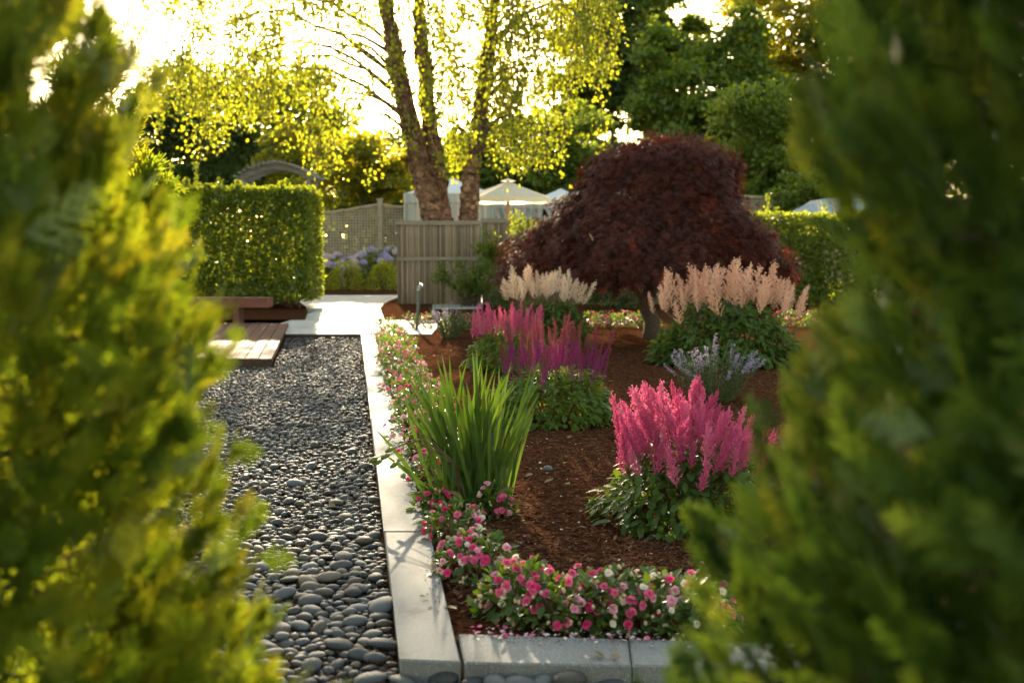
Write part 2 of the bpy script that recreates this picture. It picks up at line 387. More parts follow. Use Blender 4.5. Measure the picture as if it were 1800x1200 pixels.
# ------------------------------------------------------------------ leaf shapes (base at 0, tip on +Y)
LEAF2 = T([(0,0,0),(.32,.45,.07),(0,1,-.06),(-.32,.45,.07)], [(0,1,2),(0,2,3)])
LEAF4 = T([(0,0,0),(.26,.25,.06),(.24,.62,.03),(0,1,-.12),(-.24,.62,.03),(-.26,.25,.06),(0,.5,-.02)], [(0,1,6),(1,2,6),(2,3,6),(3,4,6),(4,5,6),(5,0,6)])
LEAF3 = T([(0,0,0),(.27,.36,.06),(.16,.74,.02),(0,1,-.10),(-.16,.74,.02),(-.27,.36,.06)], [(0,1,2,3),(0,3,4,5)])
def serrate(n=6, w=.25):       # toothed leaf with a midrib fold and a cupped blade
    V = [(0,0,0)]; F = []
    mid = [0]
    for i in range(1, n + 1):
        V.append((0, i / n, -.10 * (i / n) ** 2)); mid.append(len(V) - 1)
    for s in (1, -1):
        prev = 0
        edge = [0]
        for i in range(n):
            t = (i + .35) / n
            ww = w * math.sin(math.pi * min(1, t * .92 + .06)) ** .8
            V.append((s * ww * .80, t, .05 * math.sin(math.pi * t) - .10 * t * t)); a = len(V) - 1
            V.append((s * ww * 1.02, (i + .78) / n, .03 - .10 * t * t)); b = len(V) - 1
            edge += [a, b]
        edge.append(mid[-1])
        for i in range(n):
            q = [mid[i], edge[1 + 2 * i] if i else edge[1], edge[2 + 2 * i], mid[i + 1]]
            if i: 
                F.append((mid[i], edge[2 * i], edge[1 + 2 * i]) if s > 0 else (mid[i], edge[1 + 2 * i], edge[2 * i]))
            F.append(tuple(q) if s > 0 else tuple(q[::-1]))
    return T(V, F)
SERR = serrate()
# ================================================================== THE SETTING
# one wide sheet of ground out to the horizon
g = Geo(); g.add([(-400,-60,-.09),(400,-60,-.09),(400,900,-.09),(-400,900,-.09)], [(0,1,2,3)])
o = mk('ground', g.mesh('ground', MAT['ground'])); o['kind'] = 'structure'

# kerb lines
KL0, KL1 = G(704,1157,.05), G(635,592,.05)        # left edge of the long kerb, near and far
KR0, KR1 = G(802,1113,.05), G(659,592,.05)        # right edge
FB0, FB1 = G(803,1112,.05), G(1240,1126,.05)      # back edge of the front kerb
FF0, FF1 = G(815,1163,.05), G(1240,1172,.05)      # its front edge
def kerb_left_x(y): return KL0[0] + (KL1[0]-KL0[0])*(y-KL0[1])/(KL1[1]-KL0[1])
def kerb_right_x(y): return KR0[0] + (KR1[0]-KR0[0])*(y-KR0[1])/(KR1[1]-KR0[1])
def front_back_y(x): return FB0[1] + (FB1[1]-FB0[1])*(x-FB0[0])/(FB1[0]-FB0[0])

# mulch bed: a finely heaped sheet between the kerbs and the fence
def heap(x, y): return .018*mnoise.noise((x*1.7, y*1.7, 0)) + .010*mnoise.noise((x*7, y*7, 3)) + .006*mnoise.noise((x*22, y*22, 5))
ys = np.concatenate([np.linspace(0, 2.5, 90), np.linspace(2.5, 7, 80)[1:], np.linspace(7, 20.6, 70)[1:]])
us = np.concatenate([np.linspace(0, 3.0, 90), np.linspace(3.0, 11, 40)[1:]])
V, nx = [], len(us)
for t in ys:
    for u in us:
        y = FB0[1] + t
        x = kerb_right_x(y) + u
        yy = y + (front_back_y(x) - FB0[1]) * max(0, 1 - t / 2)
        edge = min(1, u / .15) * min(1, t / .15)
        V.append((x, yy, .012 + edge * (.012 + heap(x, yy))))
F = [(i*nx+j, i*nx+j+1, (i+1)*nx+j+1, (i+1)*nx+j) for i in range(len(ys)-1) for j in range(nx-1)]
g = Geo(); g.add(V, F)
o = mk('mulch_bed', g.mesh('mulch_bed', MAT['mulch'], True)); o['kind'] = 'structure'

# bark chips lying on it, nobody could count them
CHIP = T([(0,-.5,0),(.5,-.1,.05),(.1,.5,-.05),(-.5,.1,.06),(.05,0,.5),(-.05,.05,-.5)], [(0,1,4),(1,2,4),(2,3,4),(3,0,4),(1,0,5),(2,1,5),(3,2,5),(0,3,5)])
def chips(n, ylo, yhi, xspan, power=2.0):
    a = rng.random(n)
    y = 1 / (1/ylo + a * (1/yhi - 1/ylo))
    x = np.array([kerb_right_x(v) for v in y]) + .02 + rng.random(n) ** 1.0 * np.minimum(xspan, .12 + y * .42)
    yy = np.maximum(y, np.array([front_back_y(v) for v in x]) + .02)
    return x, yy
x, y = chips(26000, 3.98, 14, 6)
n = len(x)
d = rdir(n); d[:, 2] *= .28
M = frames(d, (0,0,1), 1.0, rng.normal(0, .5, n))
ln_ = rng.lognormal(math.log(.022), .45, n).clip(.008, .075)
M[:, :, 1] *= ln_[:, None]; M[:, :, 0] *= (ln_ * rng.uniform(.16, .45, n)).clip(.003, .016)[:, None]; M[:, :, 2] *= (ln_ * rng.uniform(.08, .2, n)).clip(.002, .008)[:, None]
z = np.array([.026 + heap(a, b) for a, b in zip(x, y)]) + rng.uniform(-.003, .006, n)
g = Geo(); g.inst(CHIP, M, np.stack([x, y, z], 1))
o = mk('mulch_chips', g.mesh('mulch_chips', MAT['chip'])); o['kind'] = 'stuff'

# small mulch beds at the far side of the path
def flat(name, pts, z, mat, thick=.0, kind='structure'):
    pts = [(p[0], p[1]) for p in pts]; n = len(pts); g = Geo()
    V = [(a, b, z) for a, b in pts]
    F = [tuple(range(n))]
    if thick:
        V += [(a, b, z - thick) for a, b in pts]
        F += [(i, i + n, (i+1) % n + n, (i+1) % n) for i in range(n)]
    g.add(V, F)
    me = g.mesh(name, mat)
    o = mk(name, me); o['kind'] = kind
    return o
fb = G(690,592); 
flat('mulch_bed', [G(300,567), G(537,566), G(541,552), G(538,543), G(530,536), G(519,533), G(300,533)], .045, MAT['mulch'])
flat('mulch_bed', [G(696,527), G(684,532), G(674,538), G(668,545), G(672,556), G(676,566), G(760,566), G(760,527)], .045, MAT['mulch'])
cx, cyy = G(606,521)[0], G(606,521)[1] + 4.2
flat('mulch_bed', [(cx + 5.4*math.cos(a), cyy + 4.2*math.sin(a)) for a in np.linspace(0, 2*math.pi, 48, endpoint=False)], .06, MAT['mulch'])

# concrete path, in slabs with open joints
pth = bpy.data.objects.new('path', None); COL.objects.link(pth); pth['kind'] = 'structure'
yf0, yf1 = G(600,591)[1], G(600,566)[1]
xs_ = [-3.75, -1.95, -1.15]
xs_[1] = -1.98
for i in range(len(xs_)-1):
    g = Geo(); g.box((xs_[i]+.006, yf0, -.08), (xs_[i+1]-.006, yf1 - .008, .035)); part('paving_slab', g, MAT['paving'], pth)
yb = [yf1 + .004, G(600,545)[1], 28.3, 36]
for i in range(3):
    for (xa, xb) in ([(-4.6, -2.35), (-2.34, 0)] if i < 2 else [(-16, -4.61), (-4.6, -1.0), (-.99, 6)]):
        if i == 1: xa, xb = (-4.9, -2.9) if xa < -4 else (-2.89, -.6)
        if i == 0: xa, xb = (-3.75, -2.75) if xa < -4 else (-2.745, -1.5)
        g = Geo(); g.box((xa+.005, yb[i] + .005, -.08), (xb-.005, yb[i+1]-.005, .036)); part('paving_slab', g, MAT['paving'], pth)
g = Geo(); g.box((-3.75, yf0 - .022, -.1), (-1.9, yf0 - .003, .03)); part('steel_edging', g, MAT['steel'], pth)

# granite kerb
krb = bpy.data.objects.new('kerb', None); COL.objects.link(krb); krb['kind'] = 'structure'
def slab(c, z0, z1, name='kerb_stone', mat=None, parent=krb, bev=.006):
    """four corners in plan, with eased edges"""
    c = np.array([(p[0], p[1]) for p in c]); m = c.mean(0)
    V = []
    for z, sh in ((z0, 0), (z1 - bev, 0), (z1, bev)):
        for p in c:
            dv = (m - p); L = np.linalg.norm(dv)
            q = p + np.sign(dv) * sh
            V.append((q[0], q[1], z))
    F = [(3,2,1,0), (8,9,10,11)]
    for k in (0, 4):
        for i in range(4): F.append((k+i, k+(i+1) % 4, k+4+(i+1) % 4, k+4+i))
    g = Geo(); g.add(V, F)
    return part(name, g, mat or MAT['granite'], parent)
jy = [None, G(720,934,.05)[1], G(690,736,.05)[1], G(680,660,.05)[1], 14.4, yf0 - .03]
NL, NR = G(705,1158,.05), G(810,1162,.05)
gap = .004
for i in range(5):
    if i == 0: a, b = NL, NR
    else: a, b = np.array([kerb_left_x(jy[i]+gap), jy[i]+gap, 0]), np.array([kerb_right_x(jy[i]+gap), jy[i]+gap, 0])
    y2 = jy[i+1] - gap
    slab([a, b, (kerb_right_x(y2), y2), (kerb_left_x(y2), y2)], -.06, .05 + .0015 * (i % 2))
d = (FB1 - FB0); 
slab([G(817,1163,.05), G(1110,1168,.05), G(1104,1121.5,.05), G(806,1112,.05)], -.06, .049)
slab([G(1112,1168,.05), G(1560,1178,.05), G(1540,1135,.05), G(1106,1121.6,.05)], -.06, .0505)

# pebble bed: soil and needle litter under the stones
o = flat('pebble_bed', [(-6,2.2),(3,2.2),(3,FB1[1]-.1),(KR0[0],FB0[1]-.05),(KL1[0]+.1,yf0-.02),(-7,yf0-.02)], -.035, MAT['soil'])
bed = o

def ico(sub):
    import bmesh
    b = bmesh.new(); bmesh.ops.create_icosphere(b, subdivisions=sub, radius=1.0)
    V = np.array([v.co[:] for v in b.verts]); F = [tuple(v.index for v in f.verts) for f in b.faces]
    b.free(); return V, F
IV1, IF1 = ico(1); IV2, IF2 = ico(2); IV3, IF3 = ico(3)

def deck_right_x(y):
    a, b = G(478,628,.09), G(496,590,.09)
    return a[0] + (b[0]-a[0])*(y-a[1])/(b[1]-a[1])
DY0 = G(440,629,.09)[1]
cells = {}
stones = []
CS = .13
def try_put(x, y, r, ov):
    cx, cy_ = int(x // CS), int(y // CS)
    for i in (-1, 0, 1):
        for j in (-1, 0, 1):
            for (a, b, q) in cells.get((cx+i, cy_+j), ()):
                if (a-x)**2 + (b-y)**2 < (ov*(q+r))**2: return False
    cells.setdefault((cx, cy_), []).append((x, y, r))
    stones.append((x, y, r)); return True
def inside(x, y, r):
    if y > yf0 - .04 - r: return False
    fx = FF0[1] + (FF1[1]-FF0[1])*(x-FF0[0])/(FF1[0]-FF0[0])
    if x > kerb_left_x(max(y, NL[1])) - r*.9 and y > NL[1] - r: 
        return y < fx - r*.9 and x > 0 and False or (y < min(fx, NL[1]) - r)
    if y > DY0 - r and x < deck_right_x(y) + r: return False
    return True
def sample(n, rlo, rhi, ov, ymax=99, bias=None):
    a = rng.random((n, 4))
    for q in a:
        y = 1 / (1/3.0 + q[0] * (1/16.4 - 1/3.0)) if bias else 3.0 + q[0] * 13.4
        if y > ymax: continue
        xl = -.30 * y - .05; xr = kerb_left_x(y) if y > 3.8 else .8
        x = xl + q[1] * (xr - xl)
        r = rlo + (rhi - rlo) * q[2]
        if inside(x, y, r): try_put(x, y, r, ov)
# larger stones known from the photograph, then a random fill
for (px, py, r) in [(577,1012,.062),(548,868,.05),(607,905,.05),(604,975,.062),(640,948,.058),(560,940,.052),(672,1066,.066),(630,1030,.052),(655,940,.05),(520,850,.056),(583,798,.05),(660,1012,.05),
                    (675,1128,.062),(650,1190,.062),(707,1190,.058),(777,1186,.075),(835,1193,.05),(872,1200,.052),(1000,1196,.075),(1065,1190,.065),(915,1203,.06),(955,1200,.045),(600,1130,.06),(560,1098,.05),(510,790,.045),(625,1090,.05),(545,1055,.05)]:
    p = G(px, py, .0); try_put(p[0], p[1], r*.84, .8)
sample(300, .029, .043, .80, 9, True)
sample(60, .036, .05, .80, 5.5, True)
sample(2200, .023, .032, .84, 99, True)
sample(18000, .016, .025, .85, 99, True)
sample(60000, .011, .017, .88, 99, True)
print('stones', len(stones))
st = np.array(stones)
nS = len(st)
asp = rng.uniform(.62, .95, nS); flt = rng.uniform(.36, .60, nS); rot = rng.uniform(0, math.pi, nS)
tilt = rng.normal(0, .16, (nS, 2))
zc = -.032 + st[:, 2] * flt * .75 + rng.uniform(0, .016, nS)
def stone_M(i):
    m = Matrix.Rotation(rot[i], 3, 'Z') @ Matrix.Rotation(tilt[i, 0], 3, 'X') @ Matrix.Rotation(tilt[i, 1], 3, 'Y')
    r = st[i, 2]
    return m @ Matrix.Diagonal((r * 1.16, r * asp[i] * 1.08, r * flt[i]))
px_ = st[:, 0] / st[:, 1]
vis = (px_ > -.262) & (px_ < .16)
show = np.where(vis, st[:, 2] / st[:, 1], 0)
big = set(np.argsort(-show)[:300].tolist())
variants = []
for k in range(7):
    Vv = IV2.copy()
    for i, v in enumerate(Vv):
        s = 1 + .16 * mnoise.noise(Vector(v) * 1.1 + Vector((k*7.3, 0, 0))) + .05 * mnoise.noise(Vector(v) * 2.6 + Vector((0, k*3.1, 0)))
        Vv[i] = v * s
    g = Geo(); g.add(Vv, IF2)
    variants.append(g.mesh('pebble', MAT['pebble'], True))
for i in sorted(big):
    o = mk('pebble', variants[i % 7])
    o.location = (st[i, 0], st[i, 1], zc[i])
    m = stone_M(i)
    o.rotation_euler = (Matrix.Rotation(rot[i], 3, 'Z') @ Matrix.Rotation(tilt[i, 0], 3, 'X') @ Matrix.Rotation(tilt[i, 1], 3, 'Y')).to_euler()
    r = st[i, 2]; o.scale = (r * 1.16, r * asp[i] * 1.08, r * flt[i])
    tag(o, 'smooth dark grey pebble lying loose among the others beside the granite kerb', 'pebble', 'loose pebbles in the pebble bed')
rest = np.array([i for i in range(nS) if i not in big])
g = Geo()
Ms = np.array([np.array(stone_M(i)) for i in rest])
PP = np.stack([st[rest, 0], st[rest, 1], zc[rest]], 1); nr_ = st[rest, 1] < 5.3
g.inst(T(IV2, IF2), Ms[nr_], PP[nr_]); g.inst(T(IV1, IF1), Ms[~nr_], PP[~nr_])
# a second, lower layer that closes the gaps between them
n = 9000
y = 1 / (1/3.0 + rng.random(n) * (1/16.3 - 1/3.0)); xl = -.30*y; xr = np.where(y > 3.8, np.array([kerb_left_x(v) for v in y]) - .03, .8)
x = xl + rng.random(n) * (xr - xl); r = rng.uniform(.009, .018, n)
ok = np.array([inside(a, b, .02) for a, b in zip(x, y)])
x, y, r = x[ok], y[ok], r[ok]
M = frames(np.stack([np.cos(x*999), np.sin(x*999), 0*x], 1), (0,0,1), r); M[:, :, 2] *= .55
g.inst(T(IV1[:], IF1), M, np.stack([x, y, np.full(len(x), -.033) + r*.3], 1))
o = mk('pebbles', g.mesh('pebbles', MAT['pebble'], True)); o['kind'] = 'stuff'
# dry litter between the stones
n = 5200
y = 1 / (1/3.2 + rng.random(n) * (1/16.3 - 1/3.2)); xr = np.array([kerb_left_x(v) for v in y]); x = xr - .02 - rng.random(n)**1.6 * .26 * y
M = frames(np.c_[rng.normal(size=(n,2)), rng.normal(0,.2,n)], (0,0,1), 1.0)
M[:, :, 1] *= rng.uniform(.012,.03,n)[:,None]; M[:, :, 0] *= .005; M[:, :, 2] *= .003
ok = np.array([inside(a, b, .02) for a, b in zip(x, y)])
g = Geo(); g.inst(CHIP, M[ok], np.stack([x, y, rng.uniform(-.025, .0, n)], 1)[ok])
o = mk('needle_litter', g.mesh('needle_litter', MAT['chip'])); o['kind'] = 'stuff'

# deck of long boards on the left, and its steel front
dk = bpy.data.objects.new('deck', None); COL.objects.link(dk); dk['kind'] = 'structure'
DY1 = G(440,567,.09)[1]
bw = .15
for k in range(19):
    off0, off1 = -k * bw, -(k+1) * bw + .012
    y0, y1 = DY0, DY1
    slab([(deck_right_x(y0)+off1, y0), (deck_right_x(y0)+off0, y0), (deck_right_x(y1)+off0, y1), (deck_right_x(y1)+off1, y1)], .03, .085 + .001*(k % 3), 'deck_board', MAT['deckwood'], dk, .004)
g = Geo(); x1 = deck_right_x(DY0); g.box((x1 - 19*bw, DY0 - .03, -.06), (x1 + .004, DY0 - .006, .082)); part('fascia_board', g, MAT['steel'], dk)

# ================================================================== BENCH AND STAKES
bY = 18.0
p0, p1 = D(330,524,bY), D(470,524,bY)
bench = thing('bench', 'low bench with a thick red brown timber seat in front of the clipped hedge', 'bench', ((p0[0]+p1[0])/2, bY, .04))
L = (p1[0]-p0[0])/2; zt = p1[2] - .04
g = Geo(); g.box((-L, -.0, zt-.15), (L, .20, zt)); part('seat', g, MAT['benchwood'], bench)
g = Geo(); g.box((-L, .21, zt-.15), (L, .42, zt)); part('seat', g, MAT['benchwood'], bench)
for s in (-1, .1):
    g = Geo(); g.box((s*L+.1*(s<0), .05, 0), (s*L+.1*(s<0)+.10, .37, zt-.152)); part('leg', g, MAT['benchwood'], bench)

def stake(px0, py0, px1, py1, label):
    b = G(px0, py0); t = D(px1, py1, b[1] - .1)
    o = thing('garden_stake', label, 'stake', b)
    v = t - b
    g = Geo(); g.tube([(0,0,-.1), tuple(v)], .022, 8); part('rod', g, MAT['stake'], o, True)
    g = Geo(); 
    g.tube([tuple(v + (0,0,-.02)), tuple(v + (.005,-.01,.03)), tuple(v+(.03,-.02,.06)), tuple(v+(.06,-.03,.055))], [.028,.036,.04,.03], 8); part('cap', g, MAT['capmetal'], o, True)
stake(731, 584, 737, 509, 'leaning green metal stake with a grey cap in front of the bamboo fence')
stake(603, 516, 600, 472, 'upright slim green stake standing before the middle boxwood bush')

# ================================================================== BAMBOO FENCE
FY = 24.0
cane_v = []
for k in range(4):
    g = Geo(); zz = np.linspace(0, 1, 6); ph = rng.uniform(0, 1)
    rr = .019 * (1 + .06 * rng.normal(size=6))
    g.tube([(0.002*rng.normal(), 0.002*rng.normal(), z) for z in zz], rr, 6)
    cane_v.append(g.mesh('cane', MAT['canewood'], True))
def bamboo(xa, xb, Y, zt, label, slope=0.0):
    f = thing('bamboo_fence', label, 'fence', (xa, Y, 0))
    n = int((xb - xa) / .0405)
    for i in range(n):
        o = mk('cane', cane_v[int(rng.integers(4))], f)
        o.location = (.022 + i * .0405 + rng.normal(0, .003), slope * i * .0405 + rng.normal(0, .004), .02)
        o.rotation_euler = (0, rng.normal(0, .004), rng.uniform(0, 6.28)); o.scale = (rng.uniform(.85, 1.1),) * 2 + (zt - .10 + rng.normal(0, .004),)
    Lx = xb - xa; M = Matrix.Rotation(math.atan(slope), 3, 'Z')
    g = Geo(); g.box((-.02, -.05, zt-.09), (Lx, .06, zt), M=M); part('top_rail', g, MAT['railwood'], f)
    g = Geo(); g.box((0, -.045, .96), (Lx, -.021, 1.03), M=M); part('middle_rail', g, MAT['railwood'], f)
    for xp in np.arange(.06, Lx, 2.4):
        g = Geo(); g.box((xp-.05, .03, 0), (xp+.05, .13, zt-.092), M=M); part('post', g, MAT['railwood'], f)
    g = Geo(); g.box((.0, .021, .05), (Lx, .029, zt-.10), M=M); part('backing_board', g, MAT['railwood'], f)
a, b = D(697,388,FY), D(846,388,FY)
bamboo(a[0], b[0], FY, a[2], 'weathered bamboo cane fence panel at the path, with a wooden top rail')
c0, c1 = D(847,384,FY+.5), D(1450,384,FY+.5)
bamboo(c0[0], c1[0], FY + .5, c0[2], 'long bamboo cane fence running behind the purple maple and green shrubs')
# short screen end below the left hedge
a, b = D(480,512,23.6), D(521,512,23.6)
bamboo(a[0]-1.0, b[0], 23.7, .62, 'low bamboo screen under the right end of the clipped hedge')

# ================================================================== TRELLIS FENCES
def trellis(pts, Y, label, posts, pitch=.095):
    """pts: top edge as (pixel x, pixel y); posts: (pixel x, top y)"""
    P = [D(a, b, Y) for a, b in pts]
    xs = np.array([p[0] for p in P]); zs = np.array([p[2] for p in P])
    x0 = xs[0]; f = thing('trellis_fence', label, 'fence', (x0, Y, 0))
    top = lambda x: float(np.interp(x, xs, zs))
    zb = .45
    pv = sorted(D(a, b, Y)[0] for a, b in posts)
    for a, b in posts:
        p = D(a, b, Y)
        g = Geo(); g.box((p[0]-x0-.08, -.08, 0), (p[0]-x0+.08, .08, p[2])); g.box((p[0]-x0-.11, -.11, p[2]), (p[0]-x0+.11, .11, p[2]+.05)); part('post', g, MAT['trelliswood'], f)
    edges = [xs[0]] + pv + [xs[-1]]
    for e0, e1 in zip(edges[:-1], edges[1:]):
        if e1 - e0 < .3: continue
        e0 += .085; e1 -= .085
        g = Geo()
        for x in np.arange(e0 + .03, e1, pitch):
            g.box((x-x0-.019, -.012, zb), (x-x0+.019, -.001, top(x) - .06))
        z = zb + .03
        while z < max(top(e0), top(e1), top((e0+e1)/2)) - .08:
            ok = [x for x in np.linspace(e0, e1, 40) if top(x) - .06 > z]
            if ok: g.box((min(ok)-x0, 0.0, z-.019), (max(ok)-x0, .011, z+.019))
            z += pitch
        o = part('lattice', g, MAT['trelliswood'], f)
        g = Geo(); xx = np.linspace(e0, e1, 9)
        for u, v in zip(xx[:-1], xx[1:]):
            V = [(u-x0,-.05,top(u)-.065),(v-x0,-.05,top(v)-.065),(v-x0,.05,top(v)-.065),(u-x0,.05,top(u)-.065),(u-x0,-.05,top(u)),(v-x0,-.05,top(v)),(v-x0,.05,top(v)),(u-x0,.05,top(u))]
            g.add(V, [(3,2,1,0),(4,5,6,7),(0,1,5,4),(2,3,7,6)])
        part('top_rail', g, MAT['trelliswood'], f)
        g = Geo(); nb = max(1, int((e1-e0)/.16)); wd = (e1-e0)/nb
        for k in range(nb):
            q = Geo(); q.box((e0-x0+k*wd+.004, -.015, .03), (e0-x0+(k+1)*wd-.004, .015, zb-.01)); part('plank', q, MAT['trelliswood'], f)
trellis([(500,374),(553,373),(580,371),(610,367),(640,361),(668,357),(690,361),(740,362)], 38, 'wooden lattice fence with a swept top rail behind the hydrangeas', [(554,368),(668,352)])
trellis([(1290,343),(1420,346),(1500,337),(1560,337)], 37, 'grey lattice fence seen to the right of the maple, beside the striped awning', [(1372,342),(1500,334)])

# ================================================================== PERGOLA
pY = 33.0
pl, pr = D(424,312,pY), D(561,318,pY)
pg = thing('garden_arbor', 'silver grey timber arbor with an arched slatted top above the hedge', 'arbor', ((pl[0]+pr[0])/2, pY, 0))
hw = (pr[0]-pl[0])/2; zt = pl[2]
for yy in (-.55, .55):
    g = Geo(); n = 14; V = []; F = []
    for i in range(n+1):
        u = -1 + 2*i/n; top = zt + .36*(1-u*u) - .04*abs(u); bot = zt - .10 + .30*(1-(u*1.25)**2 if abs(u) < .8 else 0)
        V += [(u*hw, yy-.03, bot), (u*hw, yy-.03, top), (u*hw, yy+.03, top), (u*hw, yy+.03, bot)]
    for i in range(n):
        a = i*4; b = a+4
        F += [(a, b, b+1, a+1), (a+1, b+1, b+2, a+2), (a+2, b+2, b+3, a+3), (a+3, b+3, b, a)]
    F += [(0,1,2,3), (n*4+3, n*4+2, n*4+1, n*4)]
    g.add(V, F); part('arch_beam', g, MAT['pergwood'], pg)
for i in range(17):
    u = -1 + 2*i/16; top = zt + .36*(1-u*u) - .04*abs(u)
    g = Geo(); g.box((-.03, -.95, 0), (.03, .95, .06)); o = part('slat', g, MAT['pergwood'], pg); o.location = (u*hw*.97, 0, top + .002)
px2 = D(548,330,pY)[0] - (pl[0]+pr[0])/2
for xx in (px2, -px2):
    for yy in (-.55, .55):
        g = Geo(); g.box((xx-.06, yy-.06, 0), (xx+.06, yy+.06, zt-.102)); part('post', g, MAT['pergwood'], pg)

# ================================================================== CABANAS AND PARASOLS
def cabana(px0, px1, py_eave, py_peak, Y, label, open_=None, roofmat='whitecanvas'):
    a, b = D(px0, py_eave, Y), D(px1, py_eave, Y)
    w2 = (b[0]-a[0])/2; ze = a[2]; zp = D(0, py_peak, Y)[2]
    c = thing('cabana', label, 'cabana', ((a[0]+b[0])/2, Y + w2, 0))
    # roof: four sagging canvas faces
    g = Geo(); n = 8; V = []; F = []
    for i in range(n+1):
        for j in range(n+1):
            u, v = -1 + 2*i/n, -1 + 2*j/n; r = max(abs(u), abs(v))
            V.append((u*w2*1.03, v*w2*1.03, ze + .02 + (zp-ze) * (1-r) * (1 - .18*r)))
    F = [(i*(n+1)+j, i*(n+1)+j+1, (i+1)*(n+1)+j+1, (i+1)*(n+1)+j) for i in range(n) for j in range(n)]
    g.add(V, [f[::-1] for f in F]); part('roof', g, MAT[roofmat], c)
    def curtain(name, x0, x1, z0, z1, y, cut=None, mat='stripe', fold=.035, axis=0):
        g = Geo(); nn = max(4, int((x1-x0)/.06)); V = []; F = []
        for i in range(nn+1):
            x = x0 + (x1-x0)*i/nn; yy = y + fold*math.sin(x*26) + .3*fold*math.sin(x*61)
            if cut is None: xt, xb = x, x
            else: xt = x; xb = cut(x)
            V += [((xb, yy, z0) if axis == 0 else (yy, xb, z0)), ((xt, yy, z1) if axis == 0 else (yy, xt, z1))]
        F = [(2*i, 2*i+2, 2*i+3, 2*i+1) for i in range(nn)]
        g.add(V, F); part(name, g, MAT[mat], c)
    curtain('valance', -w2*1.02, w2*1.02, ze-.28, ze+.02, -w2*1.02, fold=.012)
    curtain('side_curtain', -w2, w2, 0.1, ze-.05, -w2, axis=1)
    curtain('side_curtain', -w2, w2, 0.1, ze-.05, w2, axis=1)
    curtain('back_curtain', -w2, w2, 0.1, ze-.05, w2*.98)
    if open_ is None:
        curtain('front_curtain', -w2, w2, 0.1, ze-.25, -w2*.98)
    else:
        oc = D(open_, py_eave, Y)[0] - (a[0]+b[0])/2
        ob = .62
        curtain('front_curtain', -w2, oc - .02, 0.1, ze-.25, -w2*.98, cut=lambda x: -w2 + (x+w2)*max(.05, (oc-1.25+w2))/(oc-.02+w2))
        curtain('front_curtain', oc + .02, w2, 0.1, ze-.25, -w2*.98, cut=lambda x: w2 - (w2-x)*max(.05, (w2-oc-1.25))/(w2-oc-.02))
        g = Geo(); g.box((-w2*.97, -w2*.55, .1), (w2*.97, -w2*.5, ze-.1)); part('shade_panel', g, MAT['dark'], c)  # dark sheet standing in for the shade behind the parted front
    for sx in (-1, 1):
        for sy in (-1, 1):
            g = Geo(); g.tube([(sx*w2*.985, sy*w2*.985, 0), (sx*w2*.985, sy*w2*.985, ze)], .035, 6); part('pole', g, MAT['capmetal'], c)
cabana(711, 868, 341, 309, 36, 'striped blue and beige cabana with a white peaked roof behind the birch trunks')
cabana(833, 934, 351, 322, 37.5, 'striped cabana with a dark parted front under the large cream parasol', 852)
cabana(937, 1038, 352, 330, 37.6, 'striped cabana with a dark parted front nearest the maple', 956)

def parasol(pxc, py_top, py_edge, px_half, Y, label):
    c0 = D(pxc, py_edge, Y); zt = D(pxc, py_top, Y)[2]; r = px_half / FPX * Y
    o = thing('parasol', label, 'parasol', (c0[0], Y, 0))
    ze = c0[2]; n = 8
    g = Geo(); V = [(0, 0, zt)]; F = []
    K = 4
    for k in range(1, K+1):
        for i in range(n*2):
            a = (i + .5) * math.pi / n
            s = k / K
            rr = r * s * (1 if i % 2 == 0 else .925 - .01*s)
            V.append((rr*math.cos(a), rr*math.sin(a), zt - (zt-ze)*(s**.92) + (0 if i % 2 == 0 else -.03*s)))
    m = n*2
    for i in range(m): F.append((0, 1+i, 1+(i+1) % m))
    for k in range(K-1):
        for i in range(m): F.append((1+k*m+i, 1+(k+1)*m+i, 1+(k+1)*m+(i+1) % m, 1+k*m+(i+1) % m))
    V2 = [(x, y, z-.14) for (x, y, z) in V[-m:]]; b = len(V)
    V += V2
    g.add(V, F); part('canopy', g, MAT['canvas'], o)
    g = Geo(); g.add(V[-2*m:-m] + V2, [(i, i+m, (i+1) % m + m, (i+1) % m) for i in range(m)]); part('valance', g, MAT['canvas'], o)
    g = Geo(); V = [(0,0,zt+.07)] + [(r*.17*math.cos(i*math.pi/4), r*.17*math.sin(i*math.pi/4), zt-.01) for i in range(8)]
    g.add(V, [(0, 1+i, 1+(i+1) % 8) for i in range(8)]); part('vent', g, MAT['canvas'], o)
    g = Geo(); g.tube([(0,0,0),(0,0,zt)], .045, 8); part('pole', g, MAT['polewood'], o)
    for i in range(8):
        a = (2*i + .5) * math.pi / n
        g = Geo(); g.tube([(0,0,zt-.06), (r*.97*math.cos(a), r*.97*math.sin(a), ze-.03)], .015, 4); part('rib', g, MAT['polewood'], o)
parasol(893, 318, 347, 78, 32, 'large cream canvas parasol with a varnished pole in front of the cabanas')
parasol(1052, 325, 346, 74, 33, 'cream canvas parasol partly hidden behind the left shoulder of the maple')

